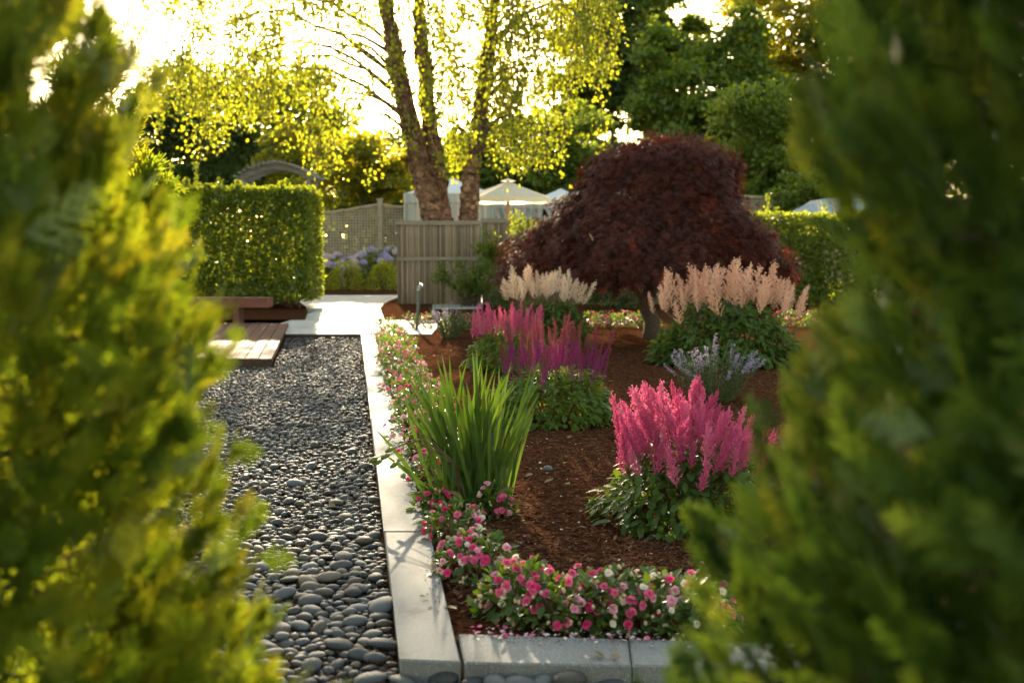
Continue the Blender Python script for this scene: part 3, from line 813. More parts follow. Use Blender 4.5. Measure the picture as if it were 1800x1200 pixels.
# striped awning at the right
p0, p1 = D(1408,376,33), D(1620,376,33)
zt = D(0,346,33)[2]; w2 = (p1[0]-p0[0])/2
c = thing('striped_awning', 'blue and tan striped awning roof above the right hedge', 'awning', ((p0[0]+p1[0])/2, 33+w2*.6, 0))
g = Geo(); n = 10; V = []
for i in range(n+1):
    for j in range(n+1):
        u, v = -1+2*i/n, -1+2*j/n; r = max(abs(u), abs(v))
        V.append((u*w2, v*w2*.6, p0[2] + (zt-p0[2])*min(1, (1-r)*2.2)))
g.add(V, [(i*(n+1)+j, (i+1)*(n+1)+j, (i+1)*(n+1)+j+1, i*(n+1)+j+1) for i in range(n) for j in range(n)]); part('roof', g, MAT['stripe2'], c)
for sx in (-1, 1):
    for sy in (-1, 1):
        g = Geo(); g.tube([(sx*w2*.97, sy*w2*.57, 0), (sx*w2*.97, sy*w2*.57, p0[2])], .04, 6); part('pole', g, MAT['capmetal'], c)
# ================================================================== TREES
def limb(a, b, sag=0.0, n=6, wob=.06):
    a, b = np.asarray(a, float), np.asarray(b, float); L = np.linalg.norm(b-a)
    t = np.linspace(0, 1, n)[:, None]
    p = a + (b-a)*t; p[:, 2] += sag*np.sin(t[:, 0]*math.pi)
    p[1:-1] += rng.normal(0, wob*L/n, (n-2, 3))
    return p

# ---------------------------------------- river birch: three leaning trunks, weeping strands
BY = 26.0
def trunk_pts(pp, dy=0.0):
    return np.array([D(a, b, BY + dy) for a, b in pp])
bt = [([(772,560),(768,460),(765,388),(746,320),(722,220),(702,130),(688,60),(672,-10),(640,-140),(612,-300)], .30, 0.0),
      ([(784,560),(782,460),(778,388),(768,310),(757,240),(747,130),(739,60),(733,-10),(735,-160),(750,-330)], .27, .25),
      ([(820,560),(822,460),(824,388),(828,310),(840,240),(853,130),(862,60),(870,-10),(885,-160),(915,-330)], .23, -.3)]
base = D(790, 540, BY); base[2] = 0
birch = thing('birch_tree', 'three stemmed birch with peeling tan bark and weeping leaves behind the bamboo fence', 'tree', base)
fl_P, fl_D = [], []
nodes = []
for pp, r0, dy in bt:
    P = trunk_pts(pp, dy); P[0][2] = -.1
    tt = np.linspace(0, 1, 34); src = np.linspace(0, 1, len(P))
    Q = np.stack([np.interp(tt, src, P[:, k]) for k in range(3)], 1)
    Q[1:-1] += rng.normal(0, .02, (32, 3))
    rad = .93*np.interp(tt, [0, .2, .5, 1], [r0*1.1, r0, r0*.72, r0*.3]) * (1 + rng.normal(0, .04, 34))
    g = Geo(); g.tube(Q - base, rad, 14, wob=.07)
    tr = part('trunk', g, MAT['birchbark'], birch, True)
    g = Geo(); nf = 420
    k = rng.random(nf) ** 1.3 * .7 * 33; i0 = k.astype(int); f = (k - i0)[:, None]
    c = Q[i0]*(1-f) + Q[i0+1]*f; a = rng.uniform(0, 2*math.pi, nf)
    nrm = np.stack([np.cos(a), np.sin(a), 0*a], 1); rr = np.interp(k/33, tt, rad)
    M = frames(np.cross(nrm, (0,0,1.)) + rng.normal(0,.25,(nf,3)), nrm + rng.normal(0,.25,(nf,3)), rng.uniform(.06,.16,nf))
    g.inst(T([(-.5,-.5,.0),(.5,-.5,.10),(.6,.5,.16),(-.4,.5,.0)], [(0,1,2,3)]), M, c + nrm*rr[:,None]*.99 - base)
    part('peeling_bark', g, MAT['flake'], tr, kind='stuff')
    for t in np.linspace(.36, 1, 15): nodes.append((np.array([np.interp(t, tt, Q[:, k]) for k in range(3)]), np.interp(t, tt, rad)))
# weeping strands: (pixel centre of the tips' cloud, spread in pixels, how many strands, length)
clouds = [(330,20,90,70,38,1.1),(330,175,55,50,26,1.0),(385,225,45,40,18,1.0),(400,120,50,60,18,.9),(350,260,30,14,6,.7),
          (470,70,90,60,34,1.1),(520,170,70,50,28,1.0),(470,205,50,40,16,.9),(560,20,70,40,28,1.1),(620,90,50,70,12,1.1),(590,180,40,50,12,.9),
          (690,60,60,80,11,1.2),(640,200,40,40,9,.9),(700,180,40,60,10,1.0),(720,260,40,40,5,.8),
          (790,90,60,90,40,1.2),(800,200,50,60,30,1.1),(800,275,40,40,16,.8),
          (880,60,70,80,46,1.2),(880,180,60,60,38,1.1),(890,260,60,35,22,.9),(930,300,45,22,20,.7),
          (960,80,60,80,46,1.1),(1010,110,45,70,34,1.0),(960,220,50,50,34,.9),(1040,90,36,60,20,.9),(1065,130,22,30,9,.7),(1020,30,60,50,24,1.0),
          (610,300,50,30,9,.6),(560,255,40,30,9,.7),(240,40,30,50,9,.9),
          (330,-120,120,90,46,1.2),(560,-130,110,100,16,1.2),(690,-110,40,60,60,1.2),(700,-200,45,50,45,1.2),(870,-130,130,100,90,1.2),(760,-90,50,70,50,1.2),(790,-190,60,60,40,1.2),(1010,-90,90,80,50,1.1),  # unseen above the frame: packed to shade the right evergreen, thinned over the left
          (560,-290,120,80,10,1.2),(720,-290,50,60,30,1.2),(850,-300,170,90,90,1.2)]
lp, ld, tw = [], [], Geo()
for cx_, cy_, sx, sy, ns, ln0 in clouds:
    for _ in range(int(ns * 1.0)):
        Y = BY + rng.uniform(-3.2, 2.4)
        tip = D(cx_ + rng.normal(0, sx*.55), cy_ + rng.normal(0, sy*.55), Y)
        top = tip + np.array([rng.normal(0, .12), rng.normal(0, .12), ln0 * rng.uniform(.5, 1.1)])
        mid = (tip + top)/2 + rng.normal(0, .05, 3)
        nl = int(34 * ln0)
        t = rng.random(nl)[:, None]
        P = (1-t)**2*tip + 2*t*(1-t)*mid + t**2*top
        lp.append(P + rng.normal(0, .10, P.shape))
        dd = rng.normal(0, .6, P.shape); dd[:, 2] -= .75
        ld.append(dd)
        tw.tube([top + (0,0,.25), mid, tip], [.011, .008, .005], 3, cap=False)
lp = np.concatenate(lp); ld = np.concatenate(ld)
g = Geo(); g.inst(LEAF2, frames(ld, rdir(len(lp)), rng.uniform(.075, .118, len(lp)), wid=1.2), lp - base)
print('birch leaves', len(lp))
crown = part('crown', g, MAT['birch'], birch)
part('twigs', tw, MAT['twig'], crown, location=None) if False else None
o = mk('twigs', tw.mesh('twigs', MAT['twig']), crown); o.location = -Vector(base); o['kind'] = 'stuff'
# branches from the trunks to the clouds
for cx_, cy_, sx, sy, ns, ln0 in clouds:
    for _ in range(max(1, ns // 14)):
        e = D(cx_ + rng.normal(0, sx*.4), cy_ - 30 + rng.normal(0, sy*.3), BY + rng.uniform(-2, 1.8)); e[2] += ln0*.7
        cand = sorted(nodes, key=lambda q: np.linalg.norm(q[0]-e) + max(0, q[0][2]-e[2]+.3)*1.5)[0]
        g = Geo(); L = np.linalg.norm(e-cand[0])
        P = limb(cand[0], e, .22*L, 9, .10)
        g.tube(P - base, np.linspace(min(.05, .35*cand[1]), .008, 9), 5)
        part('branch', g, MAT['twig'], birch)

# ---------------------------------------- trees behind the garden
def bgtree(name, label, pxc, py_top, hw_px, py_bot, Y, mat, nleaf, lsz, shape='round', nclump=26, cr=.36, trunk=True, barkmat='bark', fill=.9, group='trees beyond the garden'):
    nleaf = int(nleaf*1.25); nclump = int(nclump*1.9); c = D(pxc, 425, Y); s = Y / FPX
    zt, zb = D(pxc, py_top, Y)[2], max(.3, D(pxc, py_bot, Y)[2])
    rw = hw_px * s; hz = (zt - zb)/2
    o = thing(name, label, 'tree' if trunk else 'shrub', (c[0], Y, 0), group)
    cen = []
    for k in range(nclump):
        u = rdir(1)[0] * rng.random() ** (1/2.4)
        z = u[2]
        if shape == 'cone':
            zz = rng.random() ** 1.25; ang = rng.uniform(0, 6.28); rr = rw * (1-zz) * rng.uniform(.35, .95)
            cen.append((rr*math.cos(ang), rr*math.sin(ang), zb + zz*(zt-zb)*.95))
        else:
            k2 = 1.0 if z > 0 else .85
            cen.append((u[0]*rw*(1-cr*.55)*k2, u[1]*rw*.85*(1-cr*.55), zb + hz + z*hz*(1-cr*.6)))
    cen = np.array(cen)
    rad = rw * cr * rng.uniform(.6, 1.15, nclump) * (1 if shape != 'cone' else np.interp(cen[:,2], [zb, zt], [1, .45]))
    per = np.maximum(1, (rad**2 / (rad**2).sum() * nleaf).astype(int))
    idx = np.repeat(np.arange(nclump), per); n = len(idx)
    u = rdir(n); u[:, 2] = np.where(u[:, 2] < -.3, -u[:, 2]*.6, u[:, 2])
    q = rng.random(n)[:, None] ** (.45)
    lump = 1 + .22*np.sin(u[:, :1]*5 + idx[:, None]*1.7) * np.sin(u[:, 1:2]*5 + idx[:, None])
    p = cen[idx] + u * q * rad[idx][:, None] * np.array([1, 1, .72]) * lump
    lo_, hi_ = np.percentile(p[:, 2], [1, 99]); p[:, 2] = zb + (p[:, 2]-lo_)/(hi_-lo_)*(zt-zb)
    ex = np.percentile(np.abs(p[:, 0]), 97); p[:, :2] *= rw/ex
    d = u * .6 + rng.normal(0, .55, (n, 3)); d[:, 2] -= .25
    g = Geo(); g.inst(LEAF2, frames(d, rdir(n) * .7 + (0, 0, .8), 1.3 * lsz * rng.uniform(.6, 1.25, n), wid=1.3), p)
    part('crown', g, MAT[mat], o)
    if trunk:
        g = Geo(); th = zb + hz*1.2; r0 = max(.10, rw*.07)
        P = limb((0, 0, -.1), (rng.normal(0, .1*rw), 0, th), 0, 8, .15); g.tube(P, np.linspace(r0, r0*.35, 8), 9)
        part('trunk', g, MAT[barkmat], o, True)
        g = Geo()
        for k in range(min(nclump, 16)):
            i = int(rng.integers(2, 7)); g.tube(limb(P[i], cen[k], .05*rw, 6, .12), np.linspace(r0*.4, r0*.08, 6), 5)
        part('limbs', g, MAT[barkmat], o, True)
    else:
        g = Geo()
        for k in range(min(nclump, 9)):
            g.tube(limb((rng.normal(0,.08), rng.normal(0,.08), -.05), cen[k], .05*rw, 5, .12), np.linspace(.035, .008, 5), 5)
        part('stems', g, MAT['twig'], o, True)
    return o

bgtree('dark_tree', 'dark dense evergreen tree behind the left end of the clipped hedge', 345, 128, 90, 420, 52, 'darkleaf', 17000, .20)
bgtree('dark_tree', 'dark rounded tree rising between the arbor and the hanging birch leaves', 480, 104, 118, 420, 56, 'oakgreen', 17000, .21)
bgtree('dark_tree', 'deep green tree at the far left behind the foreground evergreen', 235, 170, 90, 430, 50, 'darkleaf', 12000, .20)
bgtree('yellow_tree', 'yellow green sunlit small tree right of the arbor over the lattice fence', 632, 240, 88, 372, 41, 'yellowgreen', 9000, .13, cr=.3)
bgtree('yellow_tree', 'pale green bushy tree directly behind the arbor roof', 525, 225, 62, 400, 45, 'yellowgreen', 7000, .14)
bgtree('dark_tree', 'low dark tree in the gap between the birch trunks and the arbor', 690, 240, 95, 420, 54, 'darkleaf', 9000, .2)
bgtree('dark_tree', 'dark tree filling the gap right of the birch trunks above the cabanas', 900, 215, 110, 400, 50, 'oakgreen', 13000, .2)
bgtree('tall_tree', 'tall dark blue green tree next to the right edge of the birch crown', 1085, -60, 95, 400, 56, 'darkleaf', 22000, .23, nclump=34, cr=.30)
bgtree('tall_tree', 'broad tall tree with dark leaves directly above the maple top', 1235, 48, 112, 400, 52, 'oakgreen', 24000, .21, nclump=34, cr=.30)
bgtree('tall_tree', 'very tall tree with bright yellow lit upper leaves, right of the maple', 1385, -90, 115, 250, 58, 'yellowgreen', 11000, .22, nclump=34, cr=.28)
bgtree('tall_tree', 'tall dark tree at the right behind the nearest evergreen', 1590, -60, 150, 400, 54, 'darkleaf', 20000, .23, nclump=30)
bgtree('tall_tree', 'slim tall tree closing the gap between the blue green tree and the broad one', 1165, -50, 62, 330, 62, 'oakgreen', 13000, .23, nclump=24)
bgtree('bushy_tree', 'mid green many stemmed bushy tree behind the grey lattice fence', 1330, 165, 105, 395, 43, 'oakgreen', 17000, .15, nclump=30, cr=.32)
bgtree('bushy_tree', 'dark bushy tree beside the striped awning', 1470, 190, 90, 400, 44, 'darkleaf', 11000, .16)
bgtree('bushy_tree', 'dark green bushy tree just left of the maple top', 1010, 190, 70, 400, 44, 'oakgreen', 10000, .15)
bgtree('small_tree', 'small light green rounded tree peeping over the right shoulder of the maple', 1238, 245, 34, 345, 40, 'yellowgreen', 3500, .10, nclump=12)
bgtree('round_shrub', 'round light green shrub leaning over the grey lattice fence', 1412, 305, 52, 400, 36.2, 'oakgreen', 5000, .10, trunk=False, group=None)
# a far wood that closes the view
n = 32000
x = rng.uniform(-70, 75, n); hgt = 5.2 + 2.6*np.sin(x*.16+1) + 2.0*np.sin(x*.43) + np.where(x > 10, 4.5, 0)
z = rng.random(n)**.8 * hgt; y = 84 + rng.uniform(-3, 3, n) + 2*np.sin(x*.9)
g = Geo(); g.inst(LEAF2, frames(rdir(n), (0,0,1), rng.uniform(.45, .85, n), rng.uniform(0, 3, n), wid=1.3), np.stack([x, y, z], 1))
o = mk('far_woods', g.mesh('far_woods', MAT['darkleaf'])); o['kind'] = 'stuff'

# ---------------------------------------- clipped hedges
def hedge(label, x0, x1, y0, y1, z0, z1, n, lsz, mat='hedge', wob=.07, rough_end=True, name='clipped_hedge'):
    o = thing(name, label, 'hedge', ((x0+x1)/2, (y0+y1)/2, 0))
    lx, ly, lz = (x1-x0)/2, (y1-y0)/2, (z1-z0)
    A = np.array([lx*2*lz, lx*2*lz, ly*2*lz, ly*2*lz, 4*lx*ly*1.3]); A[0] *= 1.7
    f = rng.choice(5, n, p=A/A.sum())
    a, b = rng.uniform(-1, 1, n), rng.random(n)
    p = np.zeros((n, 3)); nr = np.zeros((n, 3))
    for k, (ax, sg) in enumerate([(1,-1),(1,1),(0,-1),(0,1)]):
        m = f == k
        if ax == 1: p[m] = np.stack([a[m]*lx, np.full(m.sum(), sg*ly), b[m]*lz], 1)
        else: p[m] = np.stack([np.full(m.sum(), sg*lx), a[m]*ly, b[m]*lz], 1)
        nr[m, ax] = sg
    m = f == 4; p[m] = np.stack([a[m]*lx, (b[m]*2-1)*ly, np.full(m.sum(), lz)], 1); nr[m, 2] = 1
    bulge = np.array([mnoise.noise((q[0]*1.3 + x0, q[1]*1.3, q[2]*1.3)) + .6*mnoise.noise((q[0]*4 + x0, q[1]*4, q[2]*4)) for q in p])
    p += nr * (bulge*wob - np.abs(rng.normal(0, .085, n)) + .03)[:, None]
    p += rng.normal(0, .02, p.shape)
    # corners eased
    d = nr*.7 + rng.normal(0, .6, (n, 3)); d[:, 2] += .15
    g = Geo(); g.inst(LEAF2, frames(d, nr + rng.normal(0, .5, (n,3)) + (0,0,.4), lsz*rng.uniform(.65, 1.25, n), wid=1.3), p + (0, 0, z0))
    k = n // 22; ns_ = max(6, int(lx*14)); sx_ = rng.uniform(-lx, lx, ns_)*.98; sy_ = rng.uniform(-ly, ly, ns_)*.95; sh_ = rng.exponential(.055, ns_) + .02; si = rng.integers(0, ns_, k); th_ = rng.random(k)
    g.inst(LEAF2, frames(rng.normal(0,.6,(k,3)) + (0,0,.8), rdir(k), lsz*rng.uniform(.6,1.1,k), wid=1.2), np.stack([sx_[si] + rng.normal(0,.025,k), sy_[si] + rng.normal(0,.025,k), z0 + lz + sh_[si]*th_*2 - .02], 1))
    m = n // 9; pi_ = np.stack([rng.uniform(-lx, lx, m)*.97, rng.uniform(-ly, ly, m)*.85, rng.random(m)*lz*.97], 1)
    g.inst(LEAF2, frames(rdir(m), rdir(m), lsz*1.7, wid=1.2), pi_ + (0, 0, z0))
    part('leaves', g, MAT[mat], o)
    g = Geo()
    for k in range(int(lx*5)):
        xx = rng.uniform(-lx, lx)*.96; g.tube(limb((xx, rng.uniform(-.4,.4)*ly, -.05), (xx+rng.normal(0,.2), rng.uniform(-.7,.7)*ly, z0+lz*.8), 0, 6, .3), np.linspace(.03, .01, 6), 5)
    part('stems', g, MAT['twig'], o)
    return o
xr = D(546, 400, 22)[0]
zt = D(400, 333, 22)[2]
hedge('tall clipped green hedge with a flat sunlit top behind the bench', xr-5.2, xr-.05, 22.0, 23.4, .22, zt, 56000, .066)
a = D(1330, 380, 23.2); 
hedge('long low clipped hedge to the right of the maple, in front of the bamboo fence', D(1300,400,23.2)[0], D(1700,400,23.2)[0], 23.2, 24.3, .1, a[2], 24000, .066, name='clipped_hedge')

# ---------------------------------------- domed leafy shrubs
def dome(name, label, loc, rx, ry, h, n, lsz, mat, tpl=LEAF3, group=None, cat='shrub', base=.0, lump=.18):
    o = thing(name, label, cat, loc, group)
    u = rdir(n); u[:, 2] = np.abs(u[:, 2]) * 1.0 - .18 * (rng.random(n) < .35)
    s = np.array([1 + lump*mnoise.noise(Vector(v)*2.3 + Vector(loc)) + .5*lump*mnoise.noise(Vector(v)*6 + Vector(loc)) for v in u])
    q = (1 - np.abs(rng.normal(0, .13, n))) * s
    p = u * q[:, None] * np.array([rx, ry, h]); p[:, 2] += base
    d = u*.7 + rng.normal(0, .5, (n, 3)); d[:, 2] += .2
    g = Geo(); g.inst(tpl, frames(d, u + rng.normal(0,.4,(n,3)) + (0,0,.4), lsz*rng.uniform(.65,1.25,n), wid=1.15), p)
    part('leaves', g, MAT[mat], o)
    g = Geo()
    for k in range(7): 
        e = rdir(1)[0]*(rx*.6, ry*.6, 0); e[2] = base + h*.75
        g.tube(limb((rng.normal(0,.04), rng.normal(0,.04), -.03), e, 0, 5, .1), np.linspace(.02, .006, 5), 5)
    part('stems', g, MAT['twig'], o)
    return o
by0 = 29.6
for px, w_, top, lab in [(546,36,462,'left of the three clipped boxwood domes, beside the hedge end'), (608,38,457,'middle of the three clipped boxwood domes, right behind the slim green stake'), (674,34,457,'right of the three clipped boxwood domes, touching the bamboo fence')]:
    c = D(px, 515, by0 + 1); c[2] = .05; h = D(px, top, by0+1)[2] - .05
    dome('boxwood_bush', lab, c, w_/FPX*(by0+1)*.86, .42, h, 1250, .07, 'box', group='boxwood domes along the path')
c = D(745, 490, 31); c[2] = .05
dome('boxwood_bush', 'clipped boxwood dome hidden behind the bamboo fence panel', c, .55, .5, .75, 2500, .04, 'box', group='boxwood domes along the path') if False else None

# hydrangeas with mophead blooms
def bloom_mesh(mat, k):
    r2 = np.random.default_rng(k); n = 70
    i = np.arange(n) + .5; ph = np.arccos(1 - 1.55*i/n); th = math.pi*(1+5**.5)*i
    u = np.stack([np.cos(th)*np.sin(ph), np.sin(th)*np.sin(ph), np.cos(ph)], 1)
    g = Geo(); F4 = T([(0,0,0),(.5,.5,.12),(0,.95,.05),(-.5,.5,.12),(.5,-.5,.12),(0,-.95,.05),(-.5,-.5,.12)], [(0,1,2,3),(0,6,5,4)])
    g.inst(F4, frames(np.cross(u, r2.normal(size=(n,3))), u, .30), u*(.9 + .1*r2.random((n,1))))
    return g.mesh('bloom', MAT[mat])
BL = [bloom_mesh('hyd_blue', 1), bloom_mesh('hyd_lilac', 2), bloom_mesh('hyd_lilac', 3), bloom_mesh('hyd_blue', 4)]
hy = [(552,462,447,0,'blue flowered hydrangea nearest the end of the clipped hedge'),(590,460,446,1,'pale lilac hydrangea in front of the left lattice panel'),(628,462,450,1,'lilac hydrangea behind the middle boxwood dome'),
      (655,452,437,0,'blue and lilac hydrangea below the lattice fence post'),(690,450,436,0,'bright blue hydrangea beside the bamboo fence top rail'),(610,475,460,1,'low lilac hydrangea just above the middle boxwood dome')]
for i, (px, pm, pt, ck, lab) in enumerate(hy):
    Y = 33.6 + (i % 3) * .7 - (1.2 if i == 5 else 0)
    c = D(px, 470, Y); c[2] = .05; h = D(px, pt, Y)[2] - .1
    o = dome('hydrangea', lab, c, .58, .5, h, 620, .13, 'oakgreen', LEAF3, 'hydrangeas in the round bed', 'hydrangea')
    for k in range(17):
        a = rng.uniform(0, 6.28); q = rng.random()**.5
        b = mk('bloom', BL[ck*1 if rng.random() < .65 else int(rng.integers(4))], o)
        b.location = (q*.58*math.cos(a), q*.5*math.sin(a) - .1, h*(1.02 - .38*q*q)); s = rng.uniform(.10, .14); b.scale = (s, s, s*.85); b.rotation_euler = (rng.normal(0,.3), rng.normal(0,.3), rng.uniform(0,6))

# shrubs on the bamboo fence
def loose_shrub(label, px, py, w_px, h_px, Y, n, lsz, mat, name='leafy_shrub', nst=26):
    s = Y/FPX; c = D(px, py, Y)
    o = thing(name, label, 'shrub', (c[0], Y, 0))
    P, Dd, g2 = [], [], Geo()
    for k in range(nst):
        a = rdir(1)[0]; e = np.array([a[0]*w_px*s*.95, -abs(a[1])*.55 + .1, c[2] + a[2]*h_px*s])
        st_ = np.array([rng.normal(0, .12), .1, 0]); L = limb(st_, e, .15, 7, .12)
        g2.tube(L, np.linspace(.014, .004, 7), 4, cap=False)
        m = n // nst; t = 1 - rng.random(m)**1.6*.55
        ii = t*6; i0 = np.minimum(ii.astype(int), 5); f = (ii-i0)[:, None]
        P.append(L[i0]*(1-f) + L[i0+1]*f + rng.normal(0, .07, (m, 3))); q = rng.normal(0, .6, (m, 3)) + (L[-1]-L[-3])/np.linalg.norm(L[-1]-L[-3])*.6; Dd.append(q)
    P = np.concatenate(P); Dd = np.concatenate(Dd)
    g = Geo(); g.inst(LEAF3, frames(Dd, rng.normal(0,.5,P.shape) + (0,-.2,.8), lsz*rng.uniform(.6,1.25,len(P)), wid=1.1), P)
    part('leaves', g, MAT[mat], o); part('stems', g2, MAT['twig'], o)
    return o
loose_shrub('dark leafy shrub spreading in front of the bamboo fence panel', 822, 482, 62, 26, 23.2, 3600, .062, 'oakgreen')
loose_shrub('twiggy shrub climbing the step of the bamboo fence, sunlit on top', 900, 425, 62, 44, 23.4, 5200, .062, 'hedge')
loose_shrub('low dark shrub under the left skirt of the maple', 885, 505, 40, 30, 22.4, 1800, .06, 'darkleaf')
loose_shrub('twiggy dark shrub filling the shade directly behind the maple trunk', 1085, 505, 75, 34, 22.8, 3000, .06, 'darkleaf')  # dark leaves added to fill the shaded gap; twiggy stems do stand there
loose_shrub('dark shrub added to fill the shade behind the right half of the cream astilbe', 1240, 500, 80, 36, 22.8, 3000, .06, 'darkleaf')  # added dark leaves that deepen the shade below the crown

# ---------------------------------------- purple weeping maple
MY = 15.6
mc = D(1152, 560, MY); mc[2] = 0
maple = thing('maple_tree', 'purple weeping maple with a domed crown in the middle of the bed', 'tree', mc)
s = MY/FPX
prof = [(248,66),(258,100),(275,120),(300,128),(330,136),(355,152),(385,178),(410,208),(435,228),(462,238),(484,240),(496,215)]  # pixel y, half width
pz = np.array([D(1152, a, MY)[2] for a, b in prof]); pw = np.array([b*s*.98 for a, b in prof])
o_ = np.argsort(pz); pz, pw = pz[o_], pw[o_]
n = 3650
zz = rng.uniform(pz[0], pz[-1] + .05, n*3); ww = np.interp(zz, pz, pw)
keep = rng.random(n*3) < (ww/ww.max())*.8 + .12; zz = zz[keep][:n]; ww = ww[keep][:n]; n = len(zz)
aa = rng.uniform(0, 2*math.pi, n)
rr = ww * (1 - np.abs(rng.normal(0, .07, n))) * (1 + .10*np.sin(aa*5 + zz*3) + .06*np.sin(aa*11 - zz*7))
top = zz > pz[-1] - .12; rr[top] *= rng.random(top.sum())**.5
cx2 = np.interp(zz, [pz[0], pz[-1]], [-30*s, 14*s])
C = np.stack([cx2 + rr*np.cos(aa), .78*rr*np.sin(aa), zz], 1)
# skirt droops unevenly
outw = np.stack([np.cos(aa), np.sin(aa), np.zeros(n)], 1)
# a cut leaf: seven narrow lobes on a drooping hand
V, F = [], []
for k, (an, ln_) in enumerate([(-1.15,.6),(-.55,.88),(0,1.0),(.55,.88),(1.15,.6)]):
    dx, dy = math.sin(an)*ln_, math.cos(an)*ln_
    px2, py2 = -math.cos(an)*.065, math.sin(an)*.065
    b = len(V); V += [(0,0,0), (dx*.5+px2, dy*.5+py2, -.06*ln_), (dx, dy, -.38*ln_*ln_), (dx*.5-px2, dy*.5-py2, -.06*ln_)]
    F.append((b, b+1, b+2, b+3))
MLEAF = T(V, F)
per = 9
ci = np.repeat(np.arange(n), per); m = len(ci)
off = rng.random(m)[:, None]
P = C[ci] + outw[ci]*(rng.normal(0, .04, (m,1)) + .05*off) + rng.normal(0, .05, (m,3)) + np.array([0,0,-1])*off*.10
d = outw[ci]*.75 + rng.normal(0, .38, (m,3)); d[:, 2] -= .55
tnt = (.70*rng.random(n)[ci] + .30*rng.random(m))
g = Geo(); g.inst(MLEAF, frames(d, outw[ci]*.4 + rng.normal(0,.25,(m,3)) + (0,0,.9), rng.uniform(.055,.11,m)), P, tint=tnt)
print('maple leaves', m)
crown = part('crown', g, MAT['maple'], maple)
# hidden inner twigs and weeping limbs, crooked trunk
g = Geo(); tp = np.array([(0,0,-.05),(.02,.02,.25),(-.08,.05,.5),(.03,.0,.8),(.12,.04,1.15),(.05,0,1.6),(.1,.02,2.1)])
tp[:, 0] -= .06
g.tube(tp, [.13,.11,.10,.09,.08,.06,.03], 10, wob=.1); part('trunk', g, MAT['twig'], maple, True)
for k in range(34):
    i = int(rng.integers(0, n)); j = int(rng.integers(2, 6)); L = limb(tp[j], C[i]*(.93,.93,1), .28, 8, .25)
    g = Geo(); g.tube(L, np.linspace(.035, .006, 8), 5); part('limb', g, MAT['twig'], maple)
g = Geo()
for k in range(500):
    i = int(rng.integers(0, n)); q = C[i]; e = q*(.72,.72,1) + (0,0,.10); g.tube(limb(e, q, .08, 4, .15), [.008,.006,.004,.002], 3, cap=False)
part('twigs', g, MAT['twig'], maple)

# ---------------------------------------- the two evergreens that frame the view
bb = [(0, 1.0)]
def spray_tpl(k):
    r2 = np.random.default_rng(k); V = [(-.03,0,0),(.03,0,0),(.012,1,-.10),(-.012,1,-.10)]; F = [(0,1,2,3)]
    nb = 5
    for i in range(nb):
        for sd in (1, -1):
            t = .06 + .84*(i + .5*(sd > 0))/nb + r2.normal(0,.015); L = .52*(1-t)**.75 + .10; an = .75 + r2.normal(0,.12)
            d = np.array([sd*math.sin(an), math.cos(an), -.12 + r2.normal(0,.08)]); p0 = np.array([0,t,-.10*t*t])
            nn = np.array([math.cos(an), -sd*math.sin(an), 0])*.05
            b = len(V); V += [p0-nn, p0+nn, p0+d*L]; F.append((b, b+1, b+2))
            q, s2 = .4, (1 if i % 2 else -1)
            pp = p0 + d*L*q; d2 = np.array([sd*math.sin(an + s2*.7), math.cos(an + s2*.7), -.1]); b = len(V)
            n2 = np.array([d2[1], -d2[0], 0])*.035
            V += [pp-n2, pp+n2, pp+d2*L*.45]; F.append((b, b+1, b+2))
    return T(V, F)
SPR = [spray_tpl(k) for k in range(3)]
